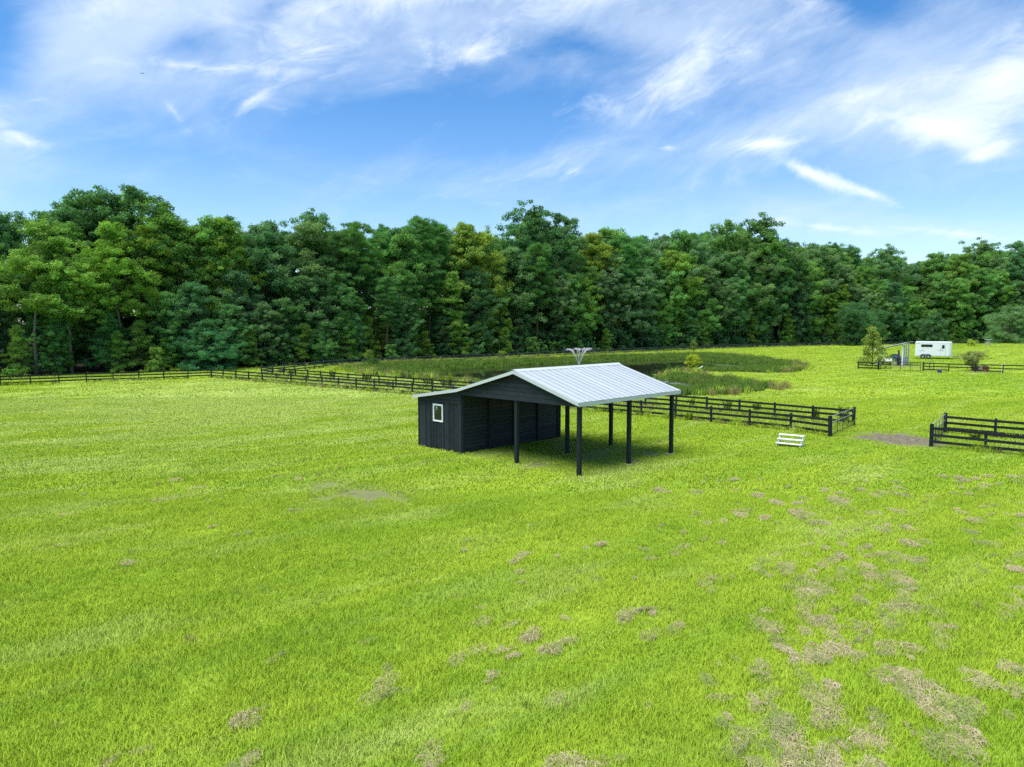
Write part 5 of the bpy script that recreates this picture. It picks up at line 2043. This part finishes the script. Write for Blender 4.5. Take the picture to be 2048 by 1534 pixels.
# ------------------------------------------------------------------ open shed beside the trailer and what stands in it
def garden_shed():
    c = gt(1804, 731.6)
    ang = math.atan2(0.8, 0.6)                     # local x runs to the back
    o = thing('open_shed', 'small open lean-to shed with white posts and thin sloping roof beside the horse trailer', 'shed', c, ang)
    D, W = 6.0, 3.5                                # depth (x), width to the left (y)

    def lz(x, y):
        w = o.matrix_basis @ Vector((x, y, 0))
        return gz(w.x, w.y) - c.z
    HR, HL = 3.35, 2.45
    for x in (0.0, 1.8, 3.6, D):
        h = HR
        z = lz(x, 0)
        MB().cbox((x, 0, (h + z - 0.1) / 2), (0.17, 0.17, h - z + 0.1), 0.008).build('post', M['white'], o)
    for x in (0.0, 2.7, D):
        z = lz(x, W)
        MB().cbox((x, W, (HL + z - 0.1) / 2), (0.13, 0.13, HL - z + 0.1), 0.008).build('post', M['white'], o)
    MB().cbox((D / 2, -0.0, HR - 0.04), (D + 0.2, 0.12, 0.2), 0.005).build('beam', M['white'], o)
    MB().cbox((D / 2, W, HL - 0.06), (D + 0.2, 0.10, 0.16), 0.005).build('beam', M['dark'], o)
    sl = (HR - HL) / W
    n = 8
    for k in range(n):
        x0 = -0.5 + (D + 1.0) * k / n
        x1 = x0 + (D + 1.0) / n - 0.012
        ya, yb = -0.55, W + 0.45
        za, zb = HR + 0.12 + sl * 0.55, HL + 0.12 - sl * 0.45
        MB().prism([(x0, ya, za), (x1, ya, za), (x1, yb, zb), (x0, yb, zb)], (0, 0, 0.05)).build('roof_panel', M['roof'], o)
    MB().prism([(-0.52, -0.57, HR + 0.10 + sl * .57), (-0.52, W + .47, HL + .10 - sl * .47), (-0.52, W + .47, HL + .02 - sl * .47), (-0.52, -.57, HR + .02 + sl * .57)], (0.04, 0, 0)).build('rake_board', M['fascia'], o)
    for k in range(5):
        x = 0.1 + D * k / 5
        MB().prism([(x, -0.4, HR + 0.09 + sl * .4), (x, W + .3, HL + .09 - sl * .3), (x, W + .3, HL - .02 - sl * .3), (x, -.4, HR - .02 + sl * .4)], (0.05, 0, 0)).build('rafter', M['dark'], o)
    for k, x in enumerate((0.9, 2.7, 4.5)):
        for j in range(4):
            z = 0.10 + j * 0.27 + lz(x, 0)
            MB().box((x, 0.02, z + 0.13), (1.6, 0.03, 0.26)).build('wall_board', M['grey'], o)
    return o, c


GS, GSC = garden_shed()


def gs_world(x, y, z=0.0):
    w = GS.matrix_basis @ Vector((x, y, 0))
    return Vector((w.x, w.y, gz(w.x, w.y) + z))


def shed_contents():
    ang = GS.rotation_euler.z
    # utility cart with a white tipping bed
    p = gs_world(0.3, 2.05)
    o = thing('utility_cart', 'white-bedded utility cart parked under the left side of the open shed', 'cart', p, ang - math.pi / 2 - 0.15)
    b = MB()
    b.box((0, 0, 0.72), (1.5, 1.1, 0.05))
    b.box((0, -0.54, 0.92), (1.5, 0.05, 0.38))
    b.box((0, 0.54, 0.92), (1.5, 0.05, 0.38))
    b.box((-0.73, 0, 0.92), (0.05, 1.05, 0.38))
    b.box((0.73, 0, 0.92), (0.05, 1.05, 0.38))
    b.box((0, -0.60, 0.66), (1.7, 0.10, 0.09))
    b.build('bed', M['white'], o)
    MB().box((0, 0.9, 0.55), (1.3, 2.0, 0.22)).build('chassis', M['dark'], o)
    cb = MB()
    for x in (-0.62, 0.62):
        cb.tube([(x, 0.75, 0.6), (x, 0.8, 1.75), (x, 1.7, 1.75), (x, 1.95, 0.7)], 0.03)
    cb.tube([(-0.62, 0.8, 1.75), (0.62, 0.8, 1.75)], 0.03)
    cb.build('roll_cage', M['blackmetal'], o)
    MB().cbox((0, 0.95, 0.95), (1.1, 0.35, 0.5), 0.05).build('seat', M['dark'], o)
    for x in (-0.6, 0.6):
        for y in (-0.1, 1.7):
            w = MB()
            prof = [(0.12, -0.11), (0.27, -0.11), (0.30, -0.07), (0.30, 0.07), (0.27, 0.11), (0.12, 0.11)]
            k0 = len(w.v)
            w.lathe(prof, (0, 0, 0), 16, 'Y')
            w.v = [(v[1] + x, v[0] + y, v[2] + 0.30) for v in w.v]
            w.build('wheel', M['rubber'], o, True)
    # stack of hay bales under a tarp, at the back
    p = gs_world(2.6, 1.4)
    o = thing('hay_stack', 'brown hay bales stacked under a pale sheet inside the open shed', 'hay bales', p, ang)
    r = random.Random(3)
    for i in range(3):
        for j in range(3):
            for k in range(3):
                MB().cbox((-0.95 + i * 0.95, -0.5 + j * 0.5, 0.2 + k * 0.4), (0.92, 0.47, 0.38), 0.04).build('bale', M['redwood'] if (i + j + k) % 3 == 0 else M['tan'], o)
    t = MB()
    nn = 8
    vv, ff = [], []
    for i in range(nn):
        for j in range(nn):
            x, y = -1.6 + 3.2 * i / (nn - 1), -0.95 + 1.9 * j / (nn - 1)
            vv.append((x, y, 1.34 - 0.18 * (abs(y) / 0.95) ** 3 - 0.15 * (abs(x) / 1.6) ** 4 + r.gauss(0, .02) + 0.35 * max(0, 1 - (x * x + y * y))))
    for i in range(nn - 1):
        for j in range(nn - 1):
            q = i * nn + j
            ff.append((q, q + nn, q + nn + 1, q + 1))
    vv2 = [(a, b_, c_ - 0.02) for a, b_, c_ in vv]
    t.add(vv, ff)
    t.add(vv2, [f[::-1] for f in ff])
    t.build('sheet', M['fascia'], o, True)
    # navy drum, two of them, and a leaning dark roll
    for k, (x, y, h) in enumerate(((0.2, 0.55, 2.35), (0.35, 0.32, 1.7))):
        p = gs_world(x, y)
        if k == 0:
            o = thing('rolled_mat', 'tall navy rolled mat standing inside the right front post of the open shed', 'rolled mat', p)
            MB().tube([(0, 0, 0), (0.02, 0.01, h / 2), (0.0, 0, h)], [0.14, 0.15, 0.14], 12).build('roll', M['blue'], o, True)
            MB().tube([(0.005, 0.003, 1.0), (0.006, 0.003, 1.06)], 0.156, 12).build('strap', M['darkgrey'], o)
        else:
            o = thing('storage_drum', 'dark blue storage drum beside the rolled mat in the open shed', 'drum', p)
            MB().lathe([(0.22, 0.0), (0.27, 0.03), (0.28, 0.3), (0.26, 0.34), (0.28, 0.38), (0.28, 0.7), (0.27, 0.85), (0.22, 0.88)], seg=16).build('drum_body', M['blue'], o, True)
            MB().lathe([(0.235, 0.87), (0.235, 0.91), (0.1, 0.92)], seg=16).build('lid', M['darkgrey'], o)
    p = gs_world(0.35, 1.05)
    o = thing('feed_cabinet', 'dark feed cabinet with a green box and red cap on top in the open shed', 'cabinet', p, ang)
    MB().cbox((0, 0, 0.62), (0.6, 0.75, 1.24), 0.02).build('cabinet_body', M['dark'], o)
    MB().cbox((-0.31, 0, 0.65), (0.02, 0.68, 1.1), 0.004).build('cabinet_door', M['darkgrey'], o)
    g = MB().cbox((-0.05, 0.15, 1.36), (0.3, 0.28, 0.24), 0.02).build('green_box', M['greenpl'], o)
    MB().lathe([(0.09, 1.24), (0.09, 1.4), (0.05, 1.44)], (-0.1, -0.2, 0), 12).build('red_cap', M['red'], o)
    # white tub with a potted plant
    p = gs_world(-0.55, 1.05)
    o = thing('planter_tub', 'white tub with a small leafy plant in front of the open shed', 'planter', p)
    MB().lathe([(0.20, 0), (0.27, 0.02), (0.31, 0.44), (0.33, 0.46), (0.33, 0.5), (0.28, 0.5), (0.27, 0.40), (0.1, 0.40)], seg=16).build('tub', M['white'], o, True)
    lv = leaf_cloud([(0, 0, 0.75, 0.25), (0.1, 0.05, 0.95, 0.2)], 40, 0.10, 8)
    po = link(bpy.data.objects.new('leaves', lv), o)
    po.color = (0.06, 0.16, 0.02, 1)
shed_contents()


# ------------------------------------------------------------------ garden fence, gate and small things behind it
def garden():
    a, b = gt(1716, 738), gt(1757, 740.5)
    fence([(a.x, a.y), (b.x, b.y)], 'short black board fence left of the garden gate', step=2.5, side=-1, rails=(0.25, 0.62, 1.0), big=(-1,))
    c, d = gt(1759, 741), gt(1843, 742.5)
    gate((c.x, c.y), (d.x, d.y), 'wide thin black gate in the garden fence before the open shed', h=1.15, verticals=3, mesh_wire=False, top=M['blackmetal'], lift=0.05, r=0.04)
    e, f = gt(1846, 741.5), gt(2062, 748)
    g = e + (f - e) * 1.25
    fence([(e.x, e.y), (g.x, g.y)], 'black board garden fence right of the gate in front of the trailer', step=3.0, side=-1, rails=(0.22, 0.62, 1.04), big=(0,), missing=((1, 0), (3, 0), (4, 0)))
    # horse-shoe shaped trellis
    p = gt(1863, 739)
    o = thing('garden_arch', 'small dark metal arch standing behind the garden fence', 'arch', p, math.radians(-20))
    for dy in (-0.12, 0.12):
        MB().tube([(-0.28, dy, 0), (-0.27, dy, 0.8)] + [(0.27 * math.cos(t), dy, 0.85 + 0.3 * math.sin(t)) for t in [math.pi - k * math.pi / 8 for k in range(9)]] + [(0.28, dy, 0)], 0.03).build('hoop', M['blackmetal'], o, True)
    for z in (0.4, 0.75):
        MB().tube([(-0.28, -0.12, z), (-0.28, 0.12, z)], 0.015).build('tie_bar', M['blackmetal'], o)
        MB().tube([(0.28, -0.12, z), (0.28, 0.12, z)], 0.015).build('tie_bar', M['blackmetal'], o)
    p = gt(1879, 745.5)
    o = thing('muck_tub', 'purple plastic tub on the ground by the garden fence', 'tub', p)
    MB().lathe([(0.20, 0.0), (0.24, 0.01), (0.30, 0.34), (0.32, 0.36), (0.30, 0.38), (0.27, 0.36), (0.22, 0.05)], seg=18).build('tub_body', M['purple'], o, True)
    for s in (-1, 1):
        MB().tube([(s * 0.31, -0.08, 0.34), (s * 0.36, -0.05, 0.42), (s * 0.36, 0.05, 0.42), (s * 0.31, 0.08, 0.34)], 0.012).build('handle', M['purple'], o)
    # long red planter with a white sign
    p = gt(1960, 741.5)
    o = thing('planter_box', 'long red brown wooden planter with white sign behind the garden fence', 'planter', p, math.radians(-4))
    for z in (0.12, 0.34, 0.55):
        MB().cbox((0, -0.25, z), (2.1, 0.035, 0.2), 0.004).build('board', M['redwood'], o)
        MB().cbox((0, 0.25, z), (2.1, 0.035, 0.2), 0.004).build('board', M['redwood'], o)
        for s in (-1, 1):
            MB().cbox((s * 1.03, 0, z), (0.035, 0.46, 0.2), 0.004).build('board', M['redwood'], o)
    MB().box((0, 0, 0.52), (2.02, 0.45, 0.12)).build('soil', M['dark'], o)
    MB().box((-0.1, -0.274, 0.40), (0.50, 0.012, 0.34)).build('sign', M['white'], o)
    rr = random.Random(4)
    lv = leaf_cloud([(rr.uniform(-.95, .95), rr.uniform(-.15, .15), 0.68 + rr.random() * .15, 0.13) for _ in range(14)], 16, 0.09, 31)
    lo = link(bpy.data.objects.new('plants', lv), o)
    lo.color = (0.05, 0.12, 0.03, 1)
    # white electric-fence stake
    p = gt(2003, 750)
    o = thing('fence_stake', 'thin white step-in stake before the garden fence at right', 'stake', p)
    MB().tube([(0, 0, -0.1), (0.01, 0, 0.6), (0.0, 0, 1.35)], 0.013, 6).build('rod', M['white'], o)
    for z in (0.6, 0.95, 1.3):
        MB().tube([(0, 0, z), (0.05, -0.02, z + 0.01), (0.06, -0.02, z + 0.05)], 0.012, 4).build('clip', M['white'], o)
    # pillar with flat top on the mound
    p = Vector((99.4, 148.5, gz(99.4, 148.5)))
    o = thing('stone_pillar', 'tan stone pillar with flat pale cap on top of the grass mound', 'pillar', p)
    hz = 1.15
    rr = random.Random(6)
    for k in range(6):
        w0 = 0.62 - 0.045 * k
        MB().cbox((rr.uniform(-.015, .015), rr.uniform(-.015, .015), hz * (k + 0.5) / 6), (w0, w0, hz / 6 - 0.012), 0.025).build('stone', M['tan'], o)
    MB().cbox((0, 0, hz / 2), (0.30, 0.30, hz - 0.02), 0.01).build('core', M['tan'], o)
    MB().cbox((0, 0, hz + 0.06), (0.95, 0.95, 0.09), 0.015).build('cap', M['bluetop'], o)
    # white irrigation pipes on the banks
    for px_, py_, lab, ang in ((1388, 741.5, 'white pipe lying in the grass at the tip of the pond peninsula', 0.15), (730, 731, 'white bent pipe on the bank below the staked tree', -0.2)):
        p = gt(px_, py_ + 1)
        o = thing('irrigation_pipe', lab, 'pipe', p, ang)
        MB().tube([(-1.1, 0, 0.30), (-0.4, 0, 0.26), (0.35, 0, 0.28)], 0.06, 8).build('pipe', M['white'], o, True)
        MB().tube([(0.35, 0, 0.28), (0.8, 0, 0.42), (1.25, 0, 0.68)], 0.07, 8).build('riser', M['white'], o, True)


garden()

# pale patches standing in for water reflections, and floating leaves on the pond
rr = random.Random(12)
m = MB()
A_, B_ = gflat(1322, 762, WATER_Z), gflat(1408, 776, WATER_Z)
for k in range(110):
    t = rr.random()
    x, y = A_[0] + (B_[0] - A_[0]) * t + rr.gauss(0, 0.5), A_[1] + (B_[1] - A_[1]) * t + rr.gauss(0, 0.7)
    r0 = rr.uniform(0.06, 0.22)
    n = 7
    m.add([(x + r0 * (1 + .3 * rr.random()) * math.cos(6.283 * j / n), y + r0 * math.sin(6.283 * j / n), WATER_Z + 0.006 + 0.00004 * k) for j in range(n)], [tuple(range(n))])
tag(m.build('reflection_patches', M['glint']), 'pale patches imitating water reflections on the near arm of the pond', 'water reflection', kind='stuff')
m = MB()
A_, B_ = gflat(1440, 729.5, WATER_Z), gflat(1540, 741, WATER_Z)
for k in range(160):
    t = rr.random()
    x, y = A_[0] + (B_[0] - A_[0]) * t + rr.gauss(0, 0.9), A_[1] + (B_[1] - A_[1]) * t + rr.gauss(0, 1.2)
    r0 = rr.uniform(0.12, 0.4)
    n = 7
    m.add([(x + r0 * (1 + .3 * rr.random()) * math.cos(6.283 * j / n), y + r0 * math.sin(6.283 * j / n), WATER_Z + 0.006 + 0.00004 * k) for j in range(n)], [tuple(range(n))])
tag(m.build('lily_pads', M['lily']), 'floating green leaves on the right arm of the pond', 'water plants', kind='stuff')

# a bird high over the wood
d = ray(284, 147)
p = Vector((0, 0, CAM_H)) + Vector(d) * 110
o = thing('bird', 'tiny dark bird flying in the upper left sky', 'bird', p, math.radians(20))
MB().lathe([(0.005, -0.17), (0.035, -0.10), (0.05, 0.0), (0.035, 0.09), (0.03, 0.13), (0.005, 0.18)], seg=8, axis='Y').build('body', M['bird'], o, True)
for s in (-1, 1):
    MB().prism([(s * 0.03, 0.06, 0.02), (s * 0.20, 0.08, 0.10), (s * 0.40, 0.0, 0.05), (s * 0.20, -0.05, 0.09), (s * 0.03, -0.05, 0.02)], (0, 0, 0.012)).build('wing', M['bird'], o)
MB().prism([(-0.02, -0.15, 0), (0.02, -0.15, 0), (0.05, -0.30, 0), (-0.05, -0.30, 0)], (0, 0, 0.01)).build('tail', M['bird'], o)
